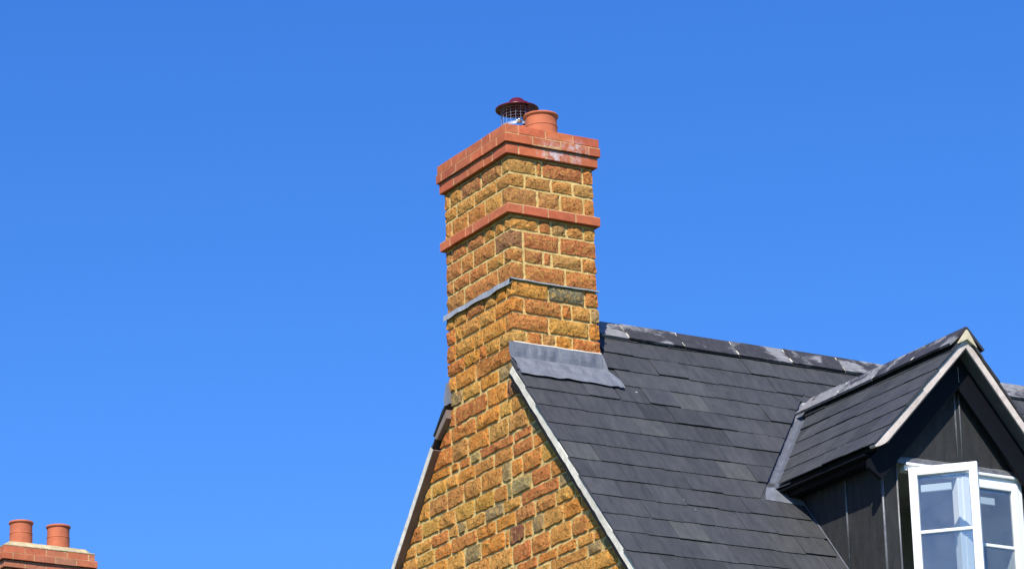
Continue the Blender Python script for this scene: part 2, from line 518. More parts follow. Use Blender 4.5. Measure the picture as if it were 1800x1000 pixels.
UPC = {(0, 'q'): (0.34, 0.20, 0.07), (0, 'r', 2): (0.34, 0.13, 0.045), (0, 'l', 1): DARK, (0, 'l', 2): DARK, (1, 'r', 1): (0.44, 0.22, 0.055), (1, 'r', 2): (0.44, 0.2, 0.06),
       (1, 'r', 3): (0.30, 0.20, 0.075), (2, 'q'): (0.30, 0.13, 0.06), (2, 'r', 1): (0.33, 0.14, 0.055), (2, 'r', 2): (0.34, 0.14, 0.05), (3, 'q'): (0.46, 0.235, 0.05),
       (3, 'r', 2): (0.27, 0.20, 0.08), (4, 'q'): (0.22, 0.11, 0.065), (4, 'r', 1): (0.36, 0.13, 0.045), (4, 'r', 2): (0.38, 0.13, 0.04), (5, 'r', 3): (0.32, 0.19, 0.07),
       (6, 'q'): (0.36, 0.13, 0.05), (6, 'r', 1): (0.37, 0.12, 0.045), (6, 'r', 2): (0.36, 0.12, 0.045), (7, 'q'): (0.52, 0.24, 0.05), (7, 'r', 1): GREY, (7, 'r', 2): (0.46, 0.15, 0.05),
       (8, 'q'): (0.54, 0.20, 0.04), (8, 'r', 1): (0.42, 0.13, 0.045), (8, 'r', 4): (0.24, 0.22, 0.11), (9, 'q'): (0.44, 0.17, 0.055), (9, 'r', 1): (0.50, 0.25, 0.06),
       (10, 'r', 1): (0.5, 0.16, 0.05), (10, 'r', 2): (0.36, 0.24, 0.09), (10, 'q'): (0.48, 0.24, 0.07)}
TH = 0.09
sid = 0
for ci, (z0, z1, ly, rx) in enumerate(COURSES):
    pal = PAL_UP if ci < 7 else PAL_LO
    o = 0.0 if ci < 7 else 0.006                 # the lower stack is a touch wider
    xa, xb, ya, yb = -o, CW+o, -o, CL+o
    def col(*k):
        c, d = UPC.get((ci, *k)), random.choice(pal)
        return vary(tuple(v*.55*1.15+w*.45 for v, w in zip(c, d)) if c and c is not GREY else (c or d), 0.06)
    def stone(x0, x1, y0, y1, out, c):
        global sid
        sid += 1
        gx0 = 0 if (0, -1) in out else JG; gx1 = 0 if (0, 1) in out else JG
        gy0 = 0 if (1, -1) in out else JG; gy1 = 0 if (1, 1) in out else JG
        V, F = rough_box(x0+gx0, x1-gx1, y0+gy0, y1-gy1, z0+JG*random.uniform(.6, 1.2), z1-JG*random.uniform(.6, 1.2), out, sid, amp=0.0058, r=0.008)
        mesh('stone', V, F, M['stone'], chimney, c)
    # quoins: the near one wraps both faces seen
    stone(xa, rx[0], ya, ly[0], {(0, -1), (1, -1)}, col('q'))
    ys = ly + [yb]
    for i in range(len(ly)):
        last = i == len(ly)-1
        if last:
            stone(xa, xa+random.uniform(.12, .26), ys[i], yb, {(0, -1), (1, 1)}, col('l', i+1))
        else:
            stone(xa, xa+TH, ys[i], ys[i+1], {(0, -1)}, col('l', i+1))
    xs = rx + [xb]
    for i in range(len(rx)):
        if i == len(rx)-1:
            q = random.uniform(.12, .26)
            stone(xs[i], xb, ya, ya+q, {(0, 1), (1, -1)}, col('r', i+1))
        else:
            stone(xs[i], xs[i+1], ya, ya+TH, {(1, -1)}, col('r', i+1))
    # the two hidden faces
    t = ya+q
    while t < yb-0.30:
        w = random.uniform(.18, .3); stone(xb-TH, xb, t, t+w, {(0, 1)}, vary(random.choice(pal))); t += w
    stone(xb-0.15, xb, t, yb, {(0, 1), (1, 1)}, vary(random.choice(pal)))
    t = 0.27
    while t < xb-0.42:
        w = random.uniform(.18, .26); stone(t, t+w, yb-TH, yb, {(1, 1)}, vary(random.choice(pal))); t += w
    stone(t, xb-0.155, yb-TH, yb, {(1, 1)}, vary(random.choice(pal)))

# red brick bands
RED = [(0.49, 0.125, 0.054), (0.52, 0.14, 0.058), (0.46, 0.115, 0.052), (0.50, 0.13, 0.056)]


def brick_ring(parent, x0, x1, y0, y1, z0, z1, ly, rx, seed, colr=RED, g=0.0042, depth=0.1):
    """one course of bricks round a stack; joints given on the two seen faces"""
    def b(a0, a1, b0, b1, ends):
        mb = MB(); e = lambda: random.uniform(-.0012, .0012)
        mb.box(a0+(g if 'x0' in ends else 0)+e(), a1-(g if 'x1' in ends else 0)+e(), b0+(g if 'y0' in ends else 0)+e(), b1-(g if 'y1' in ends else 0)+e(), z0+g+e(), z1-g+e())
        for v in mb.V: v += Vector((random.uniform(-.0016, .0016), random.uniform(-.0016, .0016), random.uniform(-.0012, .0012)))
        o = mb.make('brick', M['brick'], parent, color=vary(random.choice(colr), 0.06))
        bv = o.modifiers.new('arris', 'BEVEL'); bv.width = 0.0028; bv.segments = 1
        return o
    b(x0, rx[0], y0, max(ly[0], y0+depth), ('x1', 'y1')) if ly[0]-y0 < 0.14 else b(x0, rx[0] if rx[0]-x0 < .14 else x0+depth, y0, ly[0], ('x1', 'y1'))
    if not (ly[0]-y0 < 0.14) and rx[0]-x0 >= .14:
        b(x0+depth, rx[0], y0, y0+depth, ('x0', 'x1'))
    ys = list(ly)+[y1]
    for i in range(len(ly)): b(x0, x0+depth, ys[i], ys[i+1], ('y0',) if i == len(ly)-1 else ('y0', 'y1'))
    xs = list(rx)+[x1]
    for i in range(len(rx)): b(xs[i], xs[i+1], y0, y0+depth, ('x0',) if i == len(rx)-1 else ('x0', 'x1'))
    t = y0+depth+.002
    while t < y1-0.12:
        e = min(t+0.225, y1-depth); b(x1-depth, x1, t, e, ('y0', 'y1')); t = e
        if y1-depth-t < 0.02: break
    t = x0+depth+.002
    while t < x1-0.02:
        e = min(t+0.225, x1); b(t, e, y1-depth, y1, ('x0', 'x1')); t = e


for (z0, z1, off, ly, rx) in [
        (0.971, 1.042, 0.0344, [0.185, 0.308, 0.53, 0.748], [0.071, 0.294, 0.52]),
        (0.899, 0.971, 0.0425, [0.083, 0.287, 0.451, 0.676, 0.887], [0.18, 0.414, 0.645]),
        (0.819, 0.899, 0.026, [0.176, 0.299, 0.529, 0.738], [0.075, 0.298, 0.509]),
        (0.377, 0.450, 0.0297, [0.244, 0.472, 0.575, 0.80], [0.095, 0.299, 0.526])]:
    brick_ring(chimney, -off, CW+off, -off, CL+off, z0, z1, ly, rx, 3)
    mb = MB(); i = 0.0018
    mb.box(-off+i, CW+off-i, -off+i, CL+off-i, z0+(.001 if z0 > .95 else .007), z1-(.0012 if z0 < .95 else .006))
    mb.make('bed_joint', M['brick_mortar'], chimney)
# mortar weathering on top of the string course
mb = MB(); o = 0.024
mb.prism([(-o, -o, 0.4475), (CW+o, -o, 0.4475), (CW+o, CL+o, 0.4475), (-o, CL+o, 0.4475)], (0, 0, 0.001))
V = [(-o, -o, .449), (CW+o, -o, .449), (CW+o, CL+o, .449), (-o, CL+o, .449), (.002, .002, .464), (CW-.002, .002, .464), (CW-.002, CL-.002, .464), (.002, CL-.002, .464)]
mesh('weathering_fillet', V, [(0, 1, 5, 4), (1, 2, 6, 5), (2, 3, 7, 6), (3, 0, 4, 7), (3, 2, 1, 0), (4, 5, 6, 7)], M['brick_mortar'], chimney)
# flaunching on top
V = []; F = []
n = 10
for j in range(n+1):
    for i in range(n+1):
        x = -0.015+(CW+.03)*i/n; y = -0.015+(CL+.03)*j/n
        e = min(i, n-i, j, n-j)/(n/2)
        V.append((x, y, 1.043+0.035*min(1, e*1.6)+random.uniform(-.002, .002)*(e > 0)))
for j in range(n):
    for i in range(n):
        a = j*(n+1)+i; F.append((a, a+1, a+n+2, a+n+1))
b0 = len(V)
V += [(-.015, -.015, 1.03), (CW+.015, -.015, 1.03), (CW+.015, CL+.015, 1.03), (-.015, CL+.015, 1.03)]
F.append((b0+3, b0+2, b0+1, b0))
mesh('flaunching', V, F, M['flaunch'], chimney, smooth=True)

# lead tray let into the stack: strip on the gable face, thin edge on the roof face
V = []; F = []; K = 22
for i in range(K+1):
    y = -0.012+(CL+0.02)*i/K
    zb = -0.141-0.014*(noise.noise(Vector((y*5, 2, 0))))-0.004*random.random()
    zt = -0.098+0.004*noise.noise(Vector((y*7, 9, 0)))
    dep = 0.022+0.008*noise.noise(Vector((y*9, 4, 1)))
    V += [(0.01, y, zt), (-dep, y, zt-0.006), (-dep-.003, y, zb), (-dep+0.002, y, zb+.001), (0.01, y, zt-0.012)]
for i in range(K):
    a = i*5
    for q in range(4): F.append((a+q, a+5+q, a+6+q, a+1+q))
mesh('lead_tray', V, F, M['lead_pale'], chimney, smooth=False)
V = []; F = []
for i in range(K+1):
    x = -0.012+(CW+0.018)*i/K
    z = -0.096+0.009*noise.noise(Vector((x*6+3, 1, 0)))-0.004*math.sin(x*4)
    V += [(x, 0.01, z+.004), (x, -0.015, z+.001), (x, -0.017, z-0.007), (x, 0.01, z-0.006)]
for i in range(K):
    a = i*4
    for q in range(3): F.append((a+q, a+1+q, a+5+q, a+4+q))
mesh('lead_tray', V, F, M['lead_pale'], chimney, smooth=False)

# lead apron at the foot of the stack, dressed on to the slates
Kx = 44; prof = []
V = []; F = []
NP = 9
for i in range(Kx+1):
    t = i/Kx
    x = -0.045+0.83*t
    side = max(0, (x-(CW+0.015))/0.07)           # flared tail beyond the stack
    ripple = 0.016*noise.noise(Vector((x*16, 3, 0)))
    ztop = -0.566-0.012*noise.noise(Vector((x*4, 7, 0)))-0.002*t
    row = []
    if x <= CW+0.02:
        for k in range(4):
            q = k/3
            row.append(Vector((x+(-.012*(1-abs(2*q-1)) if i == 0 else 0), -0.022-0.012*q-(ripple+.004)*math.sin(math.pi*q)*1.2, ztop+(-0.678-ztop)*q)))
    else:
        for k in range(4):
            q = k/3
            row.append(rp(x, 0.66+0.13*min(1, side)+0.03*q, 0.030))
    dbot = 0.865+0.022*noise.noise(Vector((x*7, 0, 5)))+(0.02 if x > CW+.03 else 0)
    d0 = 0.66 if x <= CW+.02 else 0.70+0.13*min(1, side)
    for k in range(1, 6):
        q = k/5
        row.append(rp(x, d0+(dbot-d0)*q, 0.034-0.008*q+0.014*noise.noise(Vector((x*14, q*4, 2)))*(1-.6*q)))
    V += row
for i in range(Kx):
    for k in range(NP-1):
        a = i*NP+k; F.append((a, a+1, a+NP+1, a+NP))
# turned-in left end
b0 = len(V)
V += [Vector((0.004, 0.004, -0.572)), Vector((0.0, 0.0, -0.69)), Vector((-0.03, -0.05, -0.80))]
F += [(0, b0, b0+1, 3), (3, b0+1, b0+2, 6), (6, b0+2, 8)]
mesh('lead_apron', V, F, M['lead'], chimney, smooth=False)
# bead of mortar above the apron
mb = MB(); mb.tube([(x, -0.012, -0.566-0.006*noise.noise(Vector((x*8, 1, 1)))) for x in [0.0+0.705*i/14 for i in range(15)]], 0.009, 6)
mb.make('pointing', M['verge'], chimney)
# step flashing on the far flank and lead behind the stack
mb = MB()
for k in range(3):
    y = 0.02+k*0.13
    mb.prism([(CW+.004, y, roofz(y)-.02), (CW+.004, y+.15, roofz(y+.15)-.02), (CW+.004, y+.15, roofz(y+.15)+.17), (CW+.004, y+.02, roofz(y+.15)+.17), (CW+.004, y, roofz(y)+.12)], (0.012+.001*k, 0, 0))
mb.make('step_flashing', M['lead'], chimney)
mb = MB()
mb.prism([(-0.026, CL-.03, -0.62), (-0.026, CL-.012, -0.61), (-0.040, CL+.005, -0.73), (-0.040, CL-.005, -0.79), (-0.026, CL-.05, -0.77)], (CW+.06, 0, 0))
mb.make('back_gutter', M['lead'], chimney)
V = []; F = []
ring = [(CL-.05, -0.790), (CL-.03, -0.785), (CL+.012, -0.815), (CL+.078, -0.890), (CL+.146, -0.963), (CL+.135, -0.972), (CL+.065, -0.90), (CL-.03, -0.815)]
mb = MB(); mb.prism([(-0.054, y, z) for y, z in ring], (0.10, 0, 0)); mb.make('slate_ends', M['lead_black'], chimney)
mb = MB(); mb.prism([(-0.046, CL-.04, -0.817), (-0.046, CL+.062, -0.904), (-0.046, CL+.135, -0.976), (-0.046, CL+.11, -1.00), (-0.046, CL-.04, -0.88)], (0.05, 0, 0)); mb.make('verge_bedding', M['cloak'], chimney)

# pots
def pot(c, h, parent, k=1.0):
    mb = MB()
    for prof in ([(0.1165, -0.06), (0.114, h*.2), (0.1125, h*.52)], [(0.1125, h*.52), (0.1150, h*.528), (0.1150, h*.56), (0.1115, h*.57)],
                 [(0.1115, h*.57), (0.1105, h*.7), (0.1105, h*.93)], [(0.097, h*.97), (0.093, h*.3), (0.093, 0.0)]):
        mb.lathe([(r*k, z) for r, z in prof], c)
    p = mb.make('chimney_pot', M['terracotta'], parent, smooth=True)
    mb = MB(); mb.lathe([(r*k, z) for r, z in [(0.1105, h*.905), (0.1185, h*.915), (0.1225, h*.94), (0.1225, h*.975), (0.119, h), (0.104, h), (0.096, h*.97), (0.096, h*.90)]], c)
    mb.make('rim', M['terracotta'], p, smooth=True)
    return p


p = pot((0.41, 0.215, 1.05), 0.20, house, 1.035); p['label'] = 'open terracotta pot beside the maroon cowl'
p = pot((0.41, 0.545, 1.05), 0.20, house); p['label'] = 'terracotta pot under the maroon cowl'

# cowl: hood on a wire cage, strapped over the rear pot
cc = (0.41, 0.545, 1.20)
cowl = tag(empty('chimney_cowl', cc), 'maroon hooded chimney cowl with wire bird cage on the rear pot', 'chimney cowl')
mb = MB()
hood = [(0.157, 0.208), (0.160, 0.212), (0.158, 0.218), (0.12, 0.236), (0.085, 0.252), (0.066, 0.259), (0.062, 0.266), (0.054, 0.283), (0.038, 0.296), (0.018, 0.302), (0.0005, 0.303)]
under = [(0.0005, 0.255), (0.08, 0.246), (0.12, 0.229), (0.152, 0.212), (0.157, 0.208)]
mb.lathe(hood+under, cc, 48); mb.make('hood', M['hood'], cowl, smooth=True)
mb = MB()
n = 20; R = 0.118
for k in range(n):
    a = 2*math.pi*k/n; mb.tube([(cc[0]+R*math.cos(a), cc[1]+R*math.sin(a), cc[2]+.03), (cc[0]+R*math.cos(a), cc[1]+R*math.sin(a), cc[2]+.236)], 0.0007, 5)
for k in range(9):
    z = cc[2]+.045+k*.0225; mb.tube([(cc[0]+R*math.cos(2*math.pi*i/36), cc[1]+R*math.sin(2*math.pi*i/36), z) for i in range(36)], 0.0007, 5, True)
mb.make('wire_cage', M['steel'], cowl)
for a in (0.6, 2.7, 4.8):
    mb = MB(); c_, s_ = math.cos(a), math.sin(a)
    q = lambda r, t, z: (cc[0]+r*c_-t*s_, cc[1]+r*s_+t*c_, cc[2]+z)
    mb.prism([q(.112, -.011, .0), q(.112, .011, .0), q(.112, .011, .245), q(.112, -.011, .245)], (0.003*c_, 0.003*s_, 0))
    mb.make('leg_strap', M['hood'], cowl)
mb = MB(); mb.lathe([(0.122, 0.062), (0.1245, 0.062), (0.1245, 0.082), (0.122, 0.082), (0.122, 0.062)], cc, 40); mb.make('strap', M['steel'], cowl, smooth=False)
ang = RAD(243); bx, by = cc[0]+.132*math.cos(ang), cc[1]+.132*math.sin(ang)
mb = MB(); mb.tube([(bx-.02, by, cc[2]+.080), (bx+.03, by, cc[2]+.080)], 0.006, 10)
mb.lathe([(0.017*math.sin(math.pi*k/10)+.0002, -0.017*math.cos(math.pi*k/10)) for k in range(11)], (bx+.004, by-.006, cc[2]+.084), 20)
mb.make('strap_bolt', M['chrome'], cowl, smooth=True)

# ------------------------------------------------------------------ gable wall
GB = -3.05                                        # stones are laid down to here
OFFV = 0.055
pts = [(0.006, y, z) for y, z in [(-3.25, GB), (RY-(ZR-OFFV-GB)/S, GB)]]
def gable_poly(zb, x, inset=0.06):
    y0 = RY-(ZR-inset-zb)/S; y1 = RY+(ZR-inset-zb)/S
    return [(x, y0, zb), (x, y1, zb), (x, RY, ZR-inset)]
zt = -0.60
mb = MB()
ya = RY-(ZR-OFFV-GB)/S; yb = RY+(ZR-OFFV-GB)/S
mb.prism([(0.004, ya, GB), (0.004, yb, GB), (0.004, RY+(ZR-OFFV-zt)/S, zt), (0.004, RY-(ZR-OFFV-zt)/S, zt)], (0.28, 0, 0))
gable = mb.make('gable_wall', M['mortar'], house)
gable['label'] = 'coursed ironstone gable wall with yellow sand mortar'


def face_stone(poly, seed, colr, h=0.013):
    """rough stone on the gable (plane x=0) from a (y, z) outline"""
    rnd = random.Random(seed)
    cy = sum(p[0] for p in poly)/len(poly); cz = sum(p[1] for p in poly)/len(poly)
    ring = []
    for i in range(len(poly)):
        p, q = poly[i], poly[(i+1) % len(poly)]
        L = math.hypot(q[0]-p[0], q[1]-p[1]); n = max(1, round(L/0.05))
        for k in range(n):
            t = k/n; ring.append((p[0]+t*(q[0]-p[0]), p[1]+t*(q[1]-p[1]), k == 0))
    n = len(ring)
    lev = []
    def pull(y, z, m):                              # move towards the middle by m metres
        dy, dz = cy-y, cz-z; L = math.hypot(dy, dz) or 1
        return y+dy/L*min(m, L*.5), z+dz/L*min(m, L*.5)
    outl = []
    for y, z, corner in ring:
        m = rnd.uniform(-.006, .007)+(0.008 if corner else 0)
        outl.append(pull(y, z, m))
    hh = h*rnd.uniform(.6, 1.3)
    H = lambda y, z: hh*(0.9+1.0*noise.noise(Vector((y*15, z*15, seed*.7))))+rnd.uniform(-.3, .35)*h*.5
    V = [(0.05, y, z) for y, z in outl]
    V += [(0.003, y, z) for y, z in outl]
    r1 = [pull(y, z, rnd.uniform(.004, .010)) for y, z in outl]
    base = len(V)
    pts = [Vector((y, z)) for y, z in r1]
    ys_ = [p.x for p in pts]; zs_ = [p.y for p in pts]
    nyy = max(1, round((max(ys_)-min(ys_))/.045)); nzz = max(1, round((max(zs_)-min(zs_))/.04))
    inner = []
    for a_ in range(1, nyy):
        for b_ in range(1, nzz):
            y = min(ys_)+(max(ys_)-min(ys_))*(a_+rnd.uniform(-.3, .3))/nyy; z = min(zs_)+(max(zs_)-min(zs_))*(b_+rnd.uniform(-.3, .3))/nzz
            ok = all((pts[(t+1) % n].x-pts[t].x)*(z-pts[t].y)-(pts[(t+1) % n].y-pts[t].y)*(y-pts[t].x) > .0006 for t in range(n))
            if ok: inner.append(Vector((y, z)))
    res = delaunay_2d_cdt(pts+inner, [], [list(range(n))], 1, 1e-6)
    F = []
    for k in range(n):
        a, b = k, (k+1) % n
        F.append((a, b, b+n, a+n))
    if len(res[0]) == n+len(inner):
        for t, p in enumerate(res[0]):
            o_ = res[3][t][0] if res[3][t] else t
            k_ = .7 if o_ < n else 1.2
            V.append((-max(.001, H(p.x, p.y)*k_), p.x, p.y))
        inv = {(res[3][t][0] if res[3][t] else t): t for t in range(len(res[0]))}
        for k in range(n):
            F.append((n+k, n+(k+1) % n, base+inv[(k+1) % n], base+inv[k]))
        F += [[base+t for t in f] for f in res[2]]
    else:
        V += [(-hh*.7, y, z) for y, z in r1]
        F += [(n+k, n+(k+1) % n, base+(k+1) % n, base+k) for k in range(n)]+[[base+k for k in range(n)]]
    return mesh('stone', V, F, M['stone'], gable, colr)


# courses of the gable: z bottom, z top, image columns of the joints (converted to y below)
C_ = Vector((-12.5893, -21.3378, -8.3651)); FP = 6596.24


def col_to_y(px, z):
    lo, hi = -3.0, 4.5
    for _ in range(40):
        m = (lo+hi)/2
        d = Vector((0, m, z))-C_
        x = 900+FP*d.dot(r2)/d.dot(fw)
        if x > px: lo = m
        else: hi = m
    return (lo+hi)/2


GC = [
    (-0.696, -0.568, [836.5, 800.5], {1: ORANGE}),
    (-0.807, -0.696, [876, 844.5, 813], {0: GREEN}),
    (-0.950, -0.807, [892, 856, 800], {0: PURPLE, 1: ORANGE}),
    (-1.069, -0.950, [899.5, 878, 836.5, 793], {3: (0.44, 0.14, 0.045), 2: ORANGE}),
    (-1.207, -1.069, [929, 893.5, 860, 822, 795], {1: (0.46, 0.26, 0.08), 2: (0.50, 0.28, 0.08), 4: (0.38, 0.16, 0.06)}),
    (-1.284, -1.207, [935, 903, 843.5, 827, 807, 793], {0: GREEN, 3: GREEN}),
    (-1.389, -1.284, [937, 901, 868.5, 835, 805, 784.5, 759], {2: (0.42, 0.15, 0.05), 3: (0.40, 0.145, 0.05), 4: ORANGE}),
    (-1.530, -1.389, [952, 919, 898.5, 882.5, 845.5, 815, 786.5, 755], {1: (0.42, 0.16, 0.05), 2: ORANGE, 3: GREEN, 4: (0.48, 0.18, 0.05), 5: (0.38, 0.16, 0.06), 6: (0.42, 0.16, 0.055), 7: (0.38, 0.15, 0.06)}),
    (-1.655, -1.530, [968, 934, 899.5, 892, 869, 834, 800.5, 772, 742], {0: (0.44, 0.15, 0.045), 3: GREEN, 4: (0.42, 0.14, 0.05), 5: (0.52, 0.26, 0.05)}),
    (-1.750, -1.655, [983, 916, 885, 853, 819, 805, 789, 758, 731], {0: GREEN, 5: GREEN}),
    (-1.858, -1.750, [1010, 977, 941, 907, 872, 839, 794, 764, 733], {2: (0.38, 0.15, 0.065), 3: (0.37, 0.15, 0.07), 4: ORANGE, 6: (0.42, 0.15, 0.05), 7: (0.50, 0.18, 0.05)}),
    (-1.989, -1.858, [1022, 990.5, 956, 935.5, 922.5, 895, 888, 845.5, 816.5, 786, 733], {1: ORANGE, 2: (0.50, 0.27, 0.07), 3: GREEN, 5: PURPLE, 8: GREEN}),
    (-2.131, -1.989, [1033, 1004.5, 967, 934, 901, 862, 822, 780, 745], {1: (0.44, 0.16, 0.05), 3: (0.42, 0.14, 0.05)}),
    (-2.215, -2.131, [1044, 1014, 980, 945, 908, 868, 830, 795], {2: ORANGE, 3: (0.54, 0.17, 0.035)}),
    (-2.298, -2.215, [1059, 1033, 967, 930, 880], {0: GREEN, 1: GREEN}),
    (-2.430, -2.298, [1088, 1041, 1000, 955, 905, 860], {1: (0.54, 0.28, 0.06)}),
]
zq = -2.430
while zq > GB+0.05:
    hq = random.choice([0.085, 0.105, 0.125, 0.14]); GC.append((max(GB, zq-hq), zq, None, {})); zq -= hq
for gi, (z0, z1, cols, spec) in enumerate(GC):
    zm = (z0+z1)/2
    y_lo = 0.0 if zm > -0.70 else RY-(ZR-OFFV-z0)/S-.02
    y_hi = CL if zm > -0.88 else RY+(ZR-OFFV-z0)/S+.02
    js = [col_to_y(c, zm) for c in cols] if cols else []
    t = js[-1] if js else y_lo
    while t < y_hi-0.12:                            # carry the course on where nothing is measured
        t += random.uniform(.16, .36); js.append(t)
    js = [y_lo] + [j for j in js if y_lo+.03 < j < y_hi-.03] + [y_hi]
    off = 0
    for k in range(len(js)-1):
        ta, tb = random.uniform(-.010, .010), random.uniform(-.010, .010)
        g = 0.0075
        e = [random.uniform(-.005, .005) for _ in range(4)]
        poly = [(js[k]+g+ta*.4, z0+g+e[0]), (js[k+1]-g+tb*.4, z0+g+e[1]), (js[k+1]-g-tb*.4, z1-g+e[2]), (js[k]+g-ta*.4, z1-g+e[3])]
        # under the two slopes, or flush with the stack where it passes through them
        poly = clip(poly, -1, 0, -0.0) if zm > -0.70 else clip(poly, -S, 1, ZR-OFFV-S*RY)
        poly = clip(poly, 1, 0, CL) if zm > -0.88 else clip(poly, S, 1, ZR-OFFV+S*RY)
        if area(poly) < 0.0012: continue
        c = spec.get(k) if cols else None
        c = vary(c if c in (GREEN, PURPLE) else tuple(v*.6+w*.4 for v, w in zip(c, PAL_LO[1])), 0.05) if c else vary(random.choice(PAL_LO) if random.random() > .03 else GREEN, 0.1)
        face_stone(poly, gi*100+k, c, 0.0105 if z1-z0 > .1 else 0.0085)

# plain walling below and round the rest of the house
EY0, EY1 = RY-DE*CA+0.25, RY+DE*CA-0.25
ez = roofz(EY0)-0.12
mb = MB()
mb.prism([(0.004, EY0, GZ), (0.004, EY1, GZ), (0.004, EY1, ez), (0.004, yb-.01, GB-.001), (0.004, ya+.01, GB-.001), (0.004, EY0, ez)], (0.3, 0, 0))
mb.make('lower_gable', M['wall'], house)
mb = MB(); mb.box(0.304, HX-.304, EY0, EY0+.3, GZ, ez); mb.make('front_wall', M['wall'], house)
mb = MB(); mb.box(0.304, HX-.304, EY1-.3, EY1, GZ, ez); mb.make('back_wall', M['wall'], house)
mb = MB(); mb.prism([(HX-.004, EY0, GZ), (HX-.004, EY1, GZ), (HX-.004, EY1, ez), (HX-.004, RY, ZR-.10), (HX-.004, EY0, ez)], (-0.3, 0, 0)); mb.make('far_gable', M['wall'], house)

# ------------------------------------------------------------------ main roof
DX, DZ = 2.36, -0.78                              # dormer ridge
SL, SR = 1.06, 1.22                               # its two slopes
CX0, CX1, FY = 1.73, 3.03, -1.84                  # cheeks and front wall
VY = -2.02                                        # dormer verge
BL, BR = math.atan(SL), math.atan(SR)


def valley_x(d, left=True):
    z = ZR-d*SA
    return DX-(DZ-z)/SL if left else DX+(DZ-z)/SR


mb = MB()
T = -0.045
def deckpiece(x0, x1, d0, d1, back=False):
    n0 = -0.018
    V = [rp(x, d, n, back) for x, d in ((x0, d0), (x1, d0), (x1, d1), (x0, d1)) for n in (n0, T)]
    mb.add(V, [(0, 2, 4, 6), (1, 7, 5, 3), (0, 1, 3, 2), (2, 3, 5, 4), (4, 5, 7, 6), (6, 7, 1, 0)])
dfr = (RY-FY)/CA
deckpiece(CW+.002, CX0, 0.02, 0.64); deckpiece(0.004, CX0, 0.64, DE)
deckpiece(CX0, CX1, 0.02, 1.45); deckpiece(CX0, CX1, dfr-.06, DE); deckpiece(CX1, HX-.004, 0.02, DE)
deckpiece(CW+.002, HX-.004, 0.02, 0.86, True); deckpiece(0.004, HX-.004, 0.87, DE, True)
roof = mb.make('roof', M['deck'], house)
roof['label'] = 'dark blue grey slate roof slope behind the chimney'

SLC = [(0.056, 0.057, 0.060), (0.060, 0.061, 0.064), (0.052, 0.053, 0.057), (0.063, 0.064, 0.067), (0.056, 0.057, 0.061), (0.058, 0.059, 0.062)]
SPECIAL = [(0.074, 0.075, 0.073), (0.043, 0.044, 0.046), (0.068, 0.069, 0.068)]
GA, SW = 0.206, 0.25


def slate_solid(poly, fn, tail, rnd, lift, tilt):
    """poly in (across, down) coordinates, fn maps to 3-D; the head lies low and the tail is proud"""
    th = 0.0065
    P = []
    for a, d in poly:
        k = (d-(tail-0.44))/0.44
        P.append((a, d, 0.001+k*(0.013+lift)+tilt*(a-poly[0][0])))
    n = len(P)
    V = [fn(a, d, h) for a, d, h in P]+[fn(a, d, h+th) for a, d, h in P]
    F = [list(range(n))[::-1], list(range(n, 2*n))]+[(i, (i+1) % n, (i+1) % n+n, i+n) for i in range(n)]
    return V, F


def ragged(a0, a1, tail, rnd, head):
    """slate outline with a slightly uneven tail"""
    pts = [(a0, head), (a0, tail+rnd.uniform(-.003, .003))]
    for k in (1, 2, 3):
        pts.append((a0+(a1-a0)*k/4, tail+rnd.uniform(-.0025, .0025)))
    pts += [(a1, tail+rnd.uniform(-.003, .003)), (a1, head)]
    if rnd.random() < .18:                           # knocked corner
        i = 1 if rnd.random() < .5 else 5
        s = 1 if i == 1 else -1
        a, d = pts[i]; pts[i] = (a, d-rnd.uniform(.006, .018)); pts.insert(i+1 if i == 1 else i, (a+s*rnd.uniform(.006, .02), d))
    return pts


def slate_col(rnd):
    c = rnd.choice(SPECIAL) if rnd.random() < .11 else rnd.choice(SLC)
    k = 0.84*(1+rnd.uniform(-.10, .10))
    return tuple(v*k for v in c)


rest_f = MB()
rnd = random.Random(5)
NR = int((DE-0.194)/GA)+1
for row in range(NR):
    tail = 0.194+row*GA+rnd.uniform(-.003, .003)
    x = -0.062-(SW/2 if row % 2 else 0)
    while x < HX:
        a0, a1 = max(x, -0.062+rnd.uniform(-.008, .006))+.0012, min(x+SW, HX+.05)-.0012
        x += SW
        if a1-a0 < 0.03: continue
        head = max(0.012, tail-0.43)
        poly = ragged(a0, a1, tail+rnd.gauss(0, .0035), rnd, head)
        xm = (a0+a1)/2
        if tail < 0.66+GA*2 and a0 < CW+.02:          # round the stack
            if xm < CW+.02: poly = clip(poly, 0, -1, -0.70)
            else: poly = clip(poly, -1, 0, -(CW+.006))
        if a1 > 1.2 and a0 < 3.6:                      # round the dormer
            if xm < DX:
                if tail < 2.15:
                    # left of the valley line  x <= DX-(DZ-ZR+d*SA)/SL - gap
                    poly = clip(poly, 1, SA/SL, DX-(DZ-ZR)/SL-0.065)
                if tail > 1.88:
                    poly = clip(poly, 1, 0, CX0-0.012) if tail < dfr+.35 else poly
            else:
                if tail > 0.7 and tail < 2.1: poly = clip(poly, -1, SA/SR, -(DX+(DZ-ZR)/SR)-0.06)
                if tail > 1.7: poly = clip(poly, -1, 0, -(CX1+0.012)) if tail < dfr+.35 else poly
        if CX0 < xm < CX1 and tail > 1.9 and tail < dfr+.35:
            poly = clip(poly, 0, -1, -(dfr+.02))
        if area(poly) < 0.002: continue
        lift = min(.0065, max(0, rnd.gauss(0.0, .0045))); tilt = rnd.uniform(-.005, .005)
        V, F = slate_solid(poly, lambda a, d, h: rp(a, d, h-.008), tail, rnd, lift, tilt)
        if tail < 3.35 and xm < 3.0 or (tail < 1.7 and 3.0 < xm < 4.6):
            mesh('slate', V, F, M['slate'], roof, slate_col(rnd))
        else:
            rest_f.add(V, F)
rest = rest_f
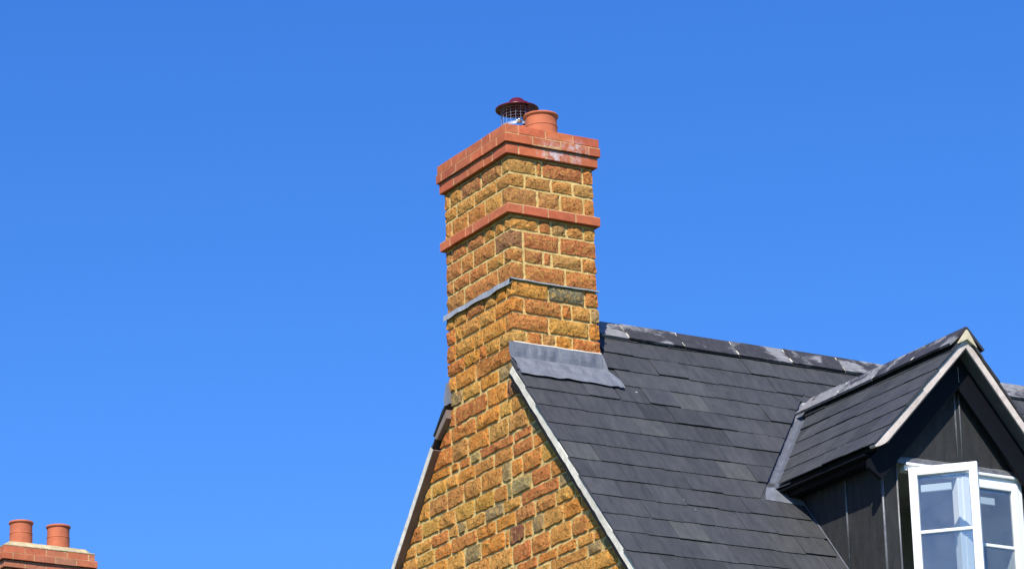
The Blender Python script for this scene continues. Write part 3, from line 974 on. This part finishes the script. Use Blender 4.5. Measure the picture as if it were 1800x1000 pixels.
for row in range(NR):                                  # back slope
    tail = 0.194+row*GA
    x = -0.062-(SW/2 if row % 2 else 0)
    while x < HX:
        a0, a1 = max(x, -0.046)+.0012, min(x+SW, HX+.05)-.0012
        x += SW
        if a1-a0 < 0.03: continue
        poly = ragged(a0, a1, tail, rnd, max(0.012, tail-.43))
        xm = (a0+a1)/2
        if tail < 0.86+2*GA and a0 < CW+.02:
            if xm < CW+.02: poly = clip(poly, 0, -1, -0.90)
            else: poly = clip(poly, -1, 0, -(CW+.006))
        if area(poly) < .002: continue
        V, F = slate_solid(poly, lambda a, d, h: rp(a, d, h-.008, True), tail, rnd, max(0, rnd.gauss(0, .003)), 0)
        rest.add(V, [f[::-1] for f in F])
o = rest.make('slate_field', M['slate'], roof, color=SLC[0]); o['kind'] = 'stuff'

# verges: mortar bedding on an undercloak, the front one doubling as painted shade
def verge(d0, d1, back):
    V = []; F = []; K = int((d1-d0)/0.03)
    r_ = random.Random(3 if back else 4)
    for i in range(K+1):
        d = d0+(d1-d0)*i/K
        wob = 0.006*noise.noise(Vector((d*9, 1 if back else 0, 0)))+r_.uniform(-.0015, .0015)
        saw = 0.007*(((d-0.194) / GA) % 1.0)
        top = (0.012 if back else 0.0)+saw*.6; bot = (-0.046 if back else -0.060)+0.5*wob
        xo = -0.058+wob*.6
        V += [rp(0.03, d, top-.004, back), rp(xo+.008, d, top-.003, back), rp(xo, d, top-.012+wob*.3, back), rp(xo+.001, d, bot, back), rp(0.03, d, bot, back)]
    for i in range(K):
        a = i*5
        for q in range(5):
            F.append((a+q, a+(q+1) % 5, a+5+(q+1) % 5, a+5+q))
    if back: F = [f[::-1] for f in F]
    mesh('verge_mortar', V, F, M['verge'], roof)
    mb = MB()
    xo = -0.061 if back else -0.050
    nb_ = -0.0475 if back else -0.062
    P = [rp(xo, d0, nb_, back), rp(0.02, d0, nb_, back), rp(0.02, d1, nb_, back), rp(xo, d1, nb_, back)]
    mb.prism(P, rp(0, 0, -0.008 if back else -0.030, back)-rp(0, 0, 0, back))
    mb.make('undercloak_or_shade', M['cloak'] if back else M['deck'], roof)  # front strip is black and thick to paint the shadow under the verge
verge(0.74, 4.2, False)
verge(1.10, 4.2, True)

# ridge tiles
def ridge_tile(p0, p1, sideA, sideB, leg, parent, white, lap=0.0):
    sideA, sideB = (sideA+Vector((0, 0, .10))).normalized(), (sideB+Vector((0, 0, .10))).normalized()
    """angular ridge tile from p0 to p1; sideA/B are unit vectors down either leg"""
    t = 0.017; p0, p1 = Vector(p0), Vector(p1); ax = (p1-p0).normalized()
    na = (Vector((0, 0, 1))-sideA*sideA.z).normalized(); nb = (Vector((0, 0, 1))-sideB*sideB.z).normalized()
    def section(p):
        out = [p+sideA*leg+na*0, p+sideA*leg+na*t]
        for k in range(5):                              # rolled apex
            q = k/4; nn = (na*(1-q)+nb*q).normalized(); out.append(p+nn*(t+.004)+Vector((0, 0, -.002)))
        out += [p+sideB*leg+nb*t, p+sideB*leg]
        out.append(p-Vector((0, 0, 0.006)))
        return out
    a, b = section(p0), section(p1); n = len(a)
    F = [(i, (i+1) % n, (i+1) % n+n, i+n) for i in range(n)]+[list(range(n))[::-1], list(range(n, 2*n))]
    return mesh('ridge_tile', a+b, F, M['ridge'], parent, (white, 0, 0))


def ridge_joint(p, ax, sideA, sideB, leg, parent):
    sideA, sideB = (sideA+Vector((0, 0, .10))).normalized(), (sideB+Vector((0, 0, .10))).normalized()
    ridge = Vector((0, 0, .001))
    na = (Vector((0, 0, 1))-sideA*sideA.z).normalized(); nb = (Vector((0, 0, 1))-sideB*sideB.z).normalized()
    V = []; F = []; K = 7
    r_ = random.Random(int(p.x*100+p.y*10))
    for sd_, nn in ((sideA, na), (sideB, nb)):
        b0 = len(V)
        for k in range(K+1):
            q = k/K; w = r_.uniform(.005, .010); hh = (r_.uniform(.013, .021) if k in (0, 1, 5, 6, 7) else r_.uniform(.002, .013))
            c = p+sd_*(leg*q*.985)
            V += [c-ax*w, c-ax*w+nn*hh, c+ax*w+nn*hh, c+ax*w]
        for k in range(K):
            a = b0+k*4
            for s_ in range(3): F.append((a+s_, a+s_+1, a+s_+5, a+s_+4))
    mesh('joint_mortar', V, F, M['verge'], parent)


sA = Vector((0, -CA, -SA)); sB = Vector((0, CA, -SA))
rz = ZR+0.006
xj = [CW+.012, 1.115]+[1.115+.468*k for k in range(1, 22) if 1.115+.468*k < HX+.03]
wh = [0.66, 0.68, 0.30, 0.62, 0.46, 0.54, 0.4, 0.55]
for i in range(len(xj)-1):
    dz = random.uniform(-.004, .005)
    ridge_tile((xj[i]+.006, RY, rz+dz), (xj[i+1]-.006, RY, rz+random.uniform(-.004, .004)), sA, sB, 0.195, roof, wh[i % len(wh)])
    if i: ridge_joint(Vector((xj[i], RY, rz)), Vector((1, 0, 0)), sA, sB, 0.185, roof)

# ------------------------------------------------------------------ dormer
def dz_left(x): return DZ-SL*(DX-x)
def dz_right(x): return DZ-SR*(x-DX)
EL, ER = 1.18/math.hypot(1, SL), 1.24/math.hypot(1, SR)
XE0, XE1 = DX-1.18*math.cos(BL), DX+1.24*math.cos(BR)
HT = 0.035
def yv(z): return RY+(z-ZR)/S                          # y where height z meets the main slope

# cladding of the front: two cheeks' returns and the gable, as one sheet-lead skin with the window opening left free
WX0, WX1, WZ1, WZ0 = 1.848, 2.882, -1.672, -2.80
mb = MB()
fy1 = FY+.05
def frontpoly(pts): mb.prism([(x, FY, z) for x, z in pts], (0, .05, 0))
frontpoly([(CX0, -2.95), (WX0, -2.95), (WX0, WZ1), (CX0, WZ1)])
frontpoly([(WX1, -2.95), (CX1, -2.95), (CX1, WZ1), (WX1, WZ1)])
frontpoly([(CX0, WZ1), (CX1, WZ1), (CX1, dz_right(CX1)-.04), (DX, DZ-.05), (CX0, dz_left(CX0)-.04)])
frontpoly([(WX0, -2.95), (WX1, -2.95), (WX1, WZ0), (WX0, WZ0)])
dormer = mb.make('dormer', M['lead_black'], house)
dormer['label'] = 'black lead-clad dormer with steep slated gable roof and white verge'
for x0, s in ((CX0, 1), (CX1, -1)):
    zt_ = (dz_left(CX0) if s == 1 else dz_right(CX1))-.05
    mb = MB()
    mb.prism([(x0, FY+.052, roofz(FY+.05)-.06), (x0, FY+.052, zt_), (x0, yv(zt_)+.02, zt_), ], (s*.05, 0, 0))
    mb.make('cheek', M['lead_black'], dormer)
# lead rolls
def roll(pts, r=0.011): MB().tube(pts, r, 8); m_ = MB(); m_.tube(pts, r, 8); return m_.make('lead_roll', M['lead_roll'], dormer, smooth=True)
roll([(CX0-.004, -1.42, -1.50), (CX0-.004, -1.42, roofz(-1.42)+.0)], 0.008)
roll([(CX0-.003, FY+.004, -1.50), (CX0-.003, FY+.004, roofz(FY))], 0.009)
roll([(CX1+.003, FY+.004, -1.50), (CX1+.003, FY+.004, roofz(FY))], 0.009)
for dx in (-.022, .016):
    roll([(2.385+dx, FY-.004, WZ1+.03), (2.385+dx, FY-.004, DZ-.12)], 0.0075)
mb = MB(); mb.prism([(2.363, FY-.001, WZ1+.03), (2.401, FY-.001, WZ1+.03), (2.401, FY-.001, DZ-.12), (2.363, FY-.001, DZ-.12)], (0, -.006, 0)); mb.make('lead_welt', M['lead_black'], dormer)
roll([(WX0-.004, FY-.003, WZ1), (WX0-.004, FY-.003, -2.9)], 0.007)
roll([(WX1+.035, FY-.003, WZ1), (WX1+.035, FY-.003, -2.9)], 0.007)
# where the cheek meets the slates: dressed soaker edge
P = [rp(CX0-.022, d, .012) for d in (1.95, 3.5)]
mb = MB(); mb.tube([rp(CX0-.006, 1.95+.1*k, .010+.003*noise.noise(Vector((k, 0, 0)))) for k in range(16)], 0.006, 6); mb.make('soaker_edge', M['lead_dark'], dormer)

# drip flashing over the window
V = []; F = []; K = 24
for i in range(K+1):
    x = WX0-.012+(WX1-WX0+.06)*i/K; w = .003*noise.noise(Vector((x*9, 0, 0)))
    V += [(x, FY-.002, -1.634+w), (x, FY-.022, -1.650+w), (x, FY-.030, -1.694+w*1.5), (x, FY-.020, -1.694+w*1.5)]
for i in range(K):
    for q in range(3): a = i*4+q; F.append((a, a+1, a+5, a+4))
mesh('drip_flashing', V, F, M['lead_roll'], dormer)

# roof of the dormer: decks
def lp(y, e, n=0.0): return Vector((DX-e*math.cos(BL)-n*math.sin(BL), y, DZ-e*math.sin(BL)+n*math.cos(BL)))
def rpp(y, e, n=0.0): return Vector((DX+e*math.cos(BR)+n*math.sin(BR), y, DZ-e*math.sin(BR)+n*math.cos(BR)))
mb = MB()
for fn, e1 in ((lp, 1.165), (rpp, 1.225)):
    P0 = [fn(VY+.03, 0.02, 0), fn(yv(DZ)-.01, 0.02, 0), fn(yv(fn(0, e1).z)-.01, e1, 0), fn(VY+.03, e1, 0)]
    nn = fn(0, 0, 1)-fn(0, 0, 0)
    mb.prism([p-nn*.018 for p in P0], -nn*.027)
mb.make('roof_deck', M['deck'], dormer)
rnd = random.Random(21)
drest = MB()
for side, fn, emax in (('l', lp, 1.18), ('r', rpp, 1.24)):
    tails = [0.185, 0.385, 0.585, 0.785, 0.99, 1.18] if side == 'l' else [0.19, 0.40, 0.61, 0.82, 1.03, 1.24]
    for row, tail in enumerate(tails):
        y = VY-.012-(SW/2 if row % 2 else 0)
        while y < 0.1:
            a0, a1 = max(y, VY-.012+rnd.uniform(-.006, .005))+.0012, y+SW-.0012
            y += SW
            if a1-a0 < .03: continue
            poly = ragged(a0, a1, tail+rnd.choice((0, 0, .003, -.003)), rnd, max(.012, tail-.42))
            sl_ = math.sin(BL) if side == 'l' else math.sin(BR)
            # y <= yv(DZ - e*sl) - gap
            poly = clip(poly, 1, sl_/S, RY+(DZ-ZR)/S-(0.080 if side == 'l' else .05))
            if area(poly) < .002: continue
            V, F = slate_solid(poly, lambda a, d, h: fn(a, d, h-.008), tail, rnd, max(0, rnd.gauss(.0005, .003)), rnd.uniform(-.005, .005))
            if side == 'l':
                mesh('slate', V, [f[::-1] for f in F], M['slate'], dormer, slate_col(rnd))
            else: drest.add(V, F)
o = drest.make('slate_field', M['slate'], dormer, color=SLC[2]); o['kind'] = 'stuff'

# valley leads
def valley(left):
    V = []; F = []; K = 14
    zb_ = lp(0, 1.19).z if left else rpp(0, 1.25).z
    for i in range(K+1):
        q = i/K; z = DZ+.01+(zb_-DZ-.01)*q
        d = (ZR-z)/SA
        w0 = 0.13+.02*q
        xv = valley_x(d, left); s = -1 if left else 1
        wob = .003*noise.noise(Vector((q*8, 2, 0)))
        fn = lp if left else rpp
        e = (DZ-z)/math.sin(BL if left else BR)
        V += [rp(xv+s*w0, d, -.014), rp(xv+s*w0*.85, d, -.013), rp(xv+s*.03, d, -.012+wob), fn(yv(z), e, -.004), fn(yv(z)-.07, e, -.010), fn(yv(z)-.20, e, -.014)]
    for i in range(K):
        for k in range(5): a = i*6+k; F.append((a, a+1, a+7, a+6) if left else (a, a+6, a+7, a+1))
    mesh('valley_lead', V, F, M['lead_dark'], dormer, smooth=False)
valley(True); valley(False)
# patch of lead at the head of the valley and apron at its foot
mb = MB(); mb.prism([rp(2.10, .95, -.0135), rp(2.25, .55, -.0135), rp(2.50, .55, -.0135), rp(2.62, .95, -.0135)], rp(0, 0, .002)-rp(0, 0, 0)); mb.make('lead_saddle', M['lead'], dormer)
mb = MB(); P = [rp(2.33, .735, .022), rp(2.40, .72, .026), rp(2.40, .80, .024), rp(2.32, .80, .022)]; mb.prism(P, rp(0, 0, .006)-rp(0, 0, 0)); mb.make('lead_patch', M['lead_pale'], dormer)
V = [rp(1.485, 1.90, .008), rp(1.66, 1.885, .016), rp(CX0-.010, 2.045, .016), rp(CX0-.012, 2.078, .012), rp(1.60, 2.070, .010), rp(1.405, 2.060, .009), rp(1.435, 1.99, .009)]
mb = MB(); mb.prism(V, rp(0, 0, .004)-rp(0, 0, 0)); mb.make('valley_apron', M['lead'], dormer)

# verge mortar and soffit along both front edges
def dverge(fn, e1, kick):
    V = []; F = []; K = 34; s = -1 if fn is lp else 1
    for i in range(K+1):
        e = e1*i/K
        wob = .004*noise.noise(Vector((e*9, s, 0)))+random.uniform(-.001, .001)
        q = max(0, (e-(e1-.12))/.12)
        top = -.002-.0*q; bot = -.056+.5*wob+.038*q*q
        nn = fn(0, 0, 1)-fn(0, 0, 0)
        b_ = BL if fn is lp else BR
        V += [fn(VY+.06, e, top), fn(VY+.008, e, top), fn(VY+wob*.5, e, top-.010), fn(VY+.001+wob*.4, e, bot), fn(VY+.06, e, bot)]
        if i == 0:                                       # mitre at the apex
            for k in range(1, 6):
                V[-k] = Vector((DX, V[-k].y, DZ+((top, top, top-.010, bot, bot)[5-k])/math.cos(b_)))
    for i in range(K):
        for k in range(5):
            a = i*5+k; b2 = i*5+(k+1) % 5
            F.append((a, b2, b2+5, a+5) if s == -1 else (a, a+5, b2+5, b2))
    F.append([K*5+k for k in range(5)])
    mesh('verge_mortar', V, F, M['verge_pink'], dormer)
    b_ = BL if fn is lp else BR
    mb = MB()
    P = [Vector((DX, VY+.004, DZ-.0585/math.cos(b_))), Vector((DX, FY-.002, DZ-.0585/math.cos(b_))), fn(FY-.002, e1-.10, -.0585), fn(VY+.004, e1-.10, -.0585)]
    mb.prism(P, (0, 0, -.008)); mb.make('soffit', M['cloak_dark'], dormer)
    # barge board
    y0, y1 = FY-.075, FY-.045
    t0, t1 = .069/math.cos(b_), .245/math.cos(b_)*0.94
    xe = (XE0+.02) if s == -1 else (XE1-.02)
    ze = DZ-(SL if s == -1 else SR)*abs(xe-DX)
    P = [(DX+s*.0025, y0, DZ-t0), (xe, y0, ze-t0), (xe, y0, ze-t0-.10), (xe-s*.07, y0, ze-t0-.14), (DX+s*.0025, y0, DZ-t1-.01)]
    P = [(DX+s*.0025, y0, DZ-t0), (xe, y0, ze-t0), (xe, y0, ze-t0-.05), (xe-s*.10, y0, ze-t0-.12), (xe-s*.16, y0, ze+.17*(SL if s == -1 else SR)-t1), (DX+s*.0025, y0, DZ-t1)]
    mb = MB(); mb.prism(P, (0, y1-y0, 0)); mb.make('bargeboard', M['black'], dormer)
dverge(lp, 1.185, True); dverge(rpp, 1.245, True)
mb = MB(); mb.box(DX-.0022, DX+.0022, FY-.072, FY-.048, DZ-.30, DZ-.19); mb.make('mitre_filler', M['verge'], dormer)
# mortar plug under the last ridge tile
V = []; F = []
P = [(DX-.078, DZ-.070), (DX-.040, DZ-.012), (DX-.006, DZ+.034), (DX+.006, DZ+.034), (DX+.040, DZ-.016), (DX+.078, DZ-.084), (DX, DZ-.030)]
mb = MB(); mb.prism([(x, VY-.021, z) for x, z in P], (0, .06, 0)); mb.make('ridge_end_mortar', M['apex'], dormer)

# eaves of the dormer: fascia, soffit and a slim gutter board
for s, xe, xc in ((-1, XE0, CX0), (1, XE1, CX1)):
    ze = (dz_left(XE0) if s == -1 else dz_right(XE1))
    yb_ = yv(ze)-.06
    mb = MB(); x0, x1 = sorted((xe-s*.070, xe-s*.095)); mb.box(x0, x1, FY-.04, yb_, ze-.075, ze+.02); mb.make('fascia', M['black'], dormer)
    mb = MB(); x0, x1 = sorted((xe-s*.012, xe-s*.069)); mb.box(x0, x1, FY-.04, yb_, ze-.040, ze-.026); mb.make('eaves_bead', M['black'], dormer)
    mb = MB(); x0, x1 = sorted((xe-s*.096, xc+s*.001)); mb.box(x0, x1, FY-.04, yb_, ze-.068, ze-.056); mb.make('eaves_soffit', M['black'], dormer)

# dormer ridge
sA = Vector((-math.cos(BL), 0, -math.sin(BL))); sB = Vector((math.cos(BR), 0, -math.sin(BR)))
rz = DZ+.040
yj = [VY-.022, VY+.43, VY+.89, VY+1.35, yv(DZ)-.085]
for i in range(4):
    ridge_tile((DX, yj[i]+.006, rz), (DX, yj[i+1]-.006, rz), sA, sB, 0.192, dormer, (0.50, 0.48, 0.66, 0.74)[i])
    if i: ridge_joint(Vector((DX, yj[i], rz)), Vector((0, 1, 0)), sA, sB, 0.189, dormer)

mb = MB(); mb.prism([(DX-.11, VY+.04, DZ-.105), (DX, VY+.04, DZ+.028), (DX+.10, VY+.04, DZ-.112)], (0, yj[-1]-VY-.05, 0)); mb.make('ridge_bedding', M['cloak_dark'], dormer)
# room behind the window
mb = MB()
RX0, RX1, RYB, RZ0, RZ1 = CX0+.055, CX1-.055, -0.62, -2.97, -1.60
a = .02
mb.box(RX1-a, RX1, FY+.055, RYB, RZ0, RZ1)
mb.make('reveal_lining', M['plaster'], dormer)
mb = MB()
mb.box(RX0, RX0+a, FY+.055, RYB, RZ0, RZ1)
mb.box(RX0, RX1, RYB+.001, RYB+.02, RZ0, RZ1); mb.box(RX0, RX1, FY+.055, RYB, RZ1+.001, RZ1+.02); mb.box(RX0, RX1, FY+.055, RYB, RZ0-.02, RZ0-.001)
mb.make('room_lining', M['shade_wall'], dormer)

# ------------------------------------------------------------------ window: fixed frame, right casement, open left casement
window = empty('window', (DX, FY, WZ0), house)
window['label'] = 'white casement window in the dormer front, left leaf swung open'
def wpart(name, x0, x1, y0, y1, z0, z1, mat='upvc', parent=None):
    m_ = MB(); m_.box(x0, x1, y0, y1, z0, z1); o = m_.make(name, M[mat], parent or window)
    if mat == 'upvc':
        bv = o.modifiers.new('bevel', 'BEVEL'); bv.width = min(.004, (z1-z0)*.2); bv.segments = 2
    return o
fy0, fyb = FY-.012, FY+.055
wpart('head', WX0+.056, WX1-.002, fy0, fyb, WZ1-.060, WZ1-.006)
wpart('sill', WX0-.03, WX1+.03, FY-.06, fyb, WZ0, WZ0+.05)
wpart('jamb', WX0-.040, WX0+.010, FY+.0525, FY+.115, WZ0+.052, WZ1-.062)
wpart('jamb', WX1-.048, WX1-.002, fy0, fyb, WZ0+.052, WZ1-.062)
MXc = DX+.005
wpart('mullion', MXc-.026, MXc+.026, fy0, fyb, WZ0+.052, WZ1-.062)
wpart('head_trim', WX0+.06, WX1+.02, FY-.034, FY-.014, WZ1-.028, WZ1-.008)


def casement(parent, w, h, name_bar, bar_zs, fn, vent):
    """leaf in local (a across, b out, c up from its foot); fn maps to world"""
    st = .058; dp = .05
    def lb(nm, a0, a1, b0, b1, c0, c1, mat='upvc'):
        V = [fn(a_, b_, c_) for a_ in (a0, a1) for b_ in (b0, b1) for c_ in (c0, c1)]
        o = mesh(nm, V, [(0, 1, 3, 2), (4, 6, 7, 5), (0, 4, 5, 1), (2, 3, 7, 6), (0, 2, 6, 4), (1, 5, 7, 3)], M[mat], parent)
        if mat == 'upvc':
            bv = o.modifiers.new('bevel', 'BEVEL'); bv.width = .004; bv.segments = 2
        return o
    lb('stile', 0, st, 0, dp, 0, h); lb('stile', w-st, w, 0, dp, 0, h)
    lb('top_rail', st+.0005, w-st-.0005, 0, dp, h-st, h); lb('bottom_rail', st+.0005, w-st-.0005, 0, dp, 0, st)
    edge = [st]+[z for z in bar_zs]+[h-st]
    for z in bar_zs: lb('glazing_bar', st+.0005, w-st-.0005, .012, .038, z-.011, z+.011)
    for z0, z1 in zip(edge[:-1], edge[1:]):
        lb('pane', st-.006, w-st+.006, .022, .028, z0+(.0 if z0 == st else .010), z1-(.0 if z1 == h-st else .010), 'glass')
    if vent:
        lb('trickle_vent', st+.01, st+.01+(w-2*st)*vent, -.022, -.002, h-st-.105, h-st-.055)
        lb('stay_bar', st+.02, w*.8, -.012, -.004, h-st-.02, h-st-.008, 'steel')


LH = (WZ1-.052)-(WZ0+.055)
# right casement, shut
xr0 = MXc+.012; wr = (WX1-.036)-xr0
rc = empty('casement', (xr0, FY-.03, WZ0+.055), window) if False else window
casement(window, wr, LH, '', [LH-.452], lambda a_, b_, c_: Vector((xr0+a_, FY-.018-b_*.6+.03, WZ0+.055+c_)), 0.62)
# left casement, open 46 degrees on a sliding stay
OA = RAD(45.8)
leaf = empty('open_casement', (1.925, -1.865, WZ0+.055), house)
leaf['label'] = 'white window leaf standing open in front of the dormer'
ux, un = Vector((math.cos(OA), -math.sin(OA), 0)), Vector((-math.sin(OA), -math.cos(OA), 0))
base = Vector((1.922, -1.868, WZ0+.055))
casement(leaf, 0.462, LH+.006, '', [LH-.44], lambda a_, b_, c_: base+ux*a_+un*(b_-.05)+Vector((0, 0, c_)), 0.60)
mb = MB(); q0 = base+ux*.43-un*.06+Vector((0, 0, .5)); mb.tube([q0, q0+Vector((0, 0, .06)), q0+Vector((0, 0, .06))-un*.04, q0+Vector((0, 0, -.05))-un*.045], .008, 8); mb.make('handle', M['upvc'], leaf)
mb = MB(); mb.tube([(WX0+.20, FY+.0, WZ1-.07), base+ux*.17-un*.055+Vector((0, 0, LH-.01))], .006, 6); mb.make('stay_arm', M['steel'], leaf)

# ------------------------------------------------------------------ neighbour's house, only its stack shows
NX0, NX1, NY0, NY1, NZ = 1.14, 2.10, 11.82, 12.50, 0.910
nh = tag(empty('brick_house', (1.6, 12.1, GZ)), 'neighbouring red brick house, its stack with two pots at lower left', 'house')
mb = MB(); mb.box(NX0+.04, NX1-.04, NY0+.04, NY1-.04, -1.6, NZ-.01)
stack = mb.make('chimney', M['redwall'], nh)
stack['label'] = 'red brick stack with cream mortar top and two terracotta pots'
REDN = [(0.46, 0.16, 0.08), (0.49, 0.15, 0.07), (0.44, 0.18, 0.09), (0.48, 0.13, 0.06), (0.42, 0.155, 0.08)]
offs = [0.0, 0.022, -0.002, -0.030, -0.034, -0.034]
for k in range(6):
    z1 = NZ-k*.075; z0 = z1-.075; o_ = offs[k]
    x0, x1, y0, y1 = NX0-o_, NX1+o_, NY0-o_, NY1+o_
    sh = 0 if k % 2 else .1125
    rx = [x0+.105+sh+.225*i for i in range(6) if x0+.105+sh+.225*i < x1-.06]
    ly = [y0+.215-sh+.225*i for i in range(5) if y0+.215-sh+.225*i < y1-.06]
    brick_ring(stack, x0, x1, y0, y1, z0, z1, ly, rx, k, REDN)
    mb = MB(); i_ = .0018; mb.box(x0+i_, x1-i_, y0+i_, y1-i_, z0+(.001 if k == 0 else .007), z1-.0012); mb.make('bed_joint', M['brick_mortar'], stack)
V = []; F = []; n = 12
for j in range(n+1):
    for i in range(n+1):
        x = NX0-.003+(NX1-NX0+.006)*i/n; y = NY0-.003+(NY1-NY0+.006)*j/n; e = min(i, n-i, j, n-j)
        V.append((x, y, NZ+.004+(0, .05, .068, .07)[min(e, 3)]+(random.uniform(-.004, .004) if e else 0)))
for j in range(n):
    for i in range(n):
        a = j*(n+1)+i; F.append((a, a+1, a+n+2, a+n+1))
b0 = len(V); V += [(NX0-.003, NY0-.003, NZ-.004), (NX1+.003, NY0-.003, NZ-.004), (NX1+.003, NY1+.003, NZ-.004), (NX0-.003, NY1+.003, NZ-.004)]
F.append((b0+3, b0+2, b0+1, b0))
for (p, q, st_) in ((0, 1, [i for i in range(n+1)]), (1, 2, [n+(n+1)*j for j in range(n+1)]), (2, 3, [(n+1)*n+n-i for i in range(n+1)]), (3, 0, [(n+1)*(n-j) for j in range(n+1)])):
    F.append([b0+p, b0+q]+st_[::-1])
mesh('flaunching', V, F, M['flaunch'], stack, smooth=False)
pa = pot((1.430, 12.10, NZ+.05), 0.27, nh, 1.0); pa['label'] = 'left pot on the brick stack'
pb = pot((1.828, 12.10, NZ+.05), 0.27, nh, 1.0); pb['label'] = 'right pot on the brick stack'
mb = MB(); mb.prism([(-3.2, 9.2, -3.6), (-3.2, 12.15, -0.75), (-3.2, 15.1, -3.6), (-3.2, 15.1, -3.75), (-3.2, 12.15, -0.9), (-3.2, 9.2, -3.75)], (10, 0, 0)); mb.make('roof', M['slate'], nh, color=SLC[0])
mb = MB(); mb.prism([(-3, 9.5, GZ), (-3, 14.8, GZ), (-3, 14.8, -3.5), (-3, 12.15, -.95), (-3, 9.5, -3.5)], (9.6, 0, 0)); mb.make('wall', M['redwall'], nh)
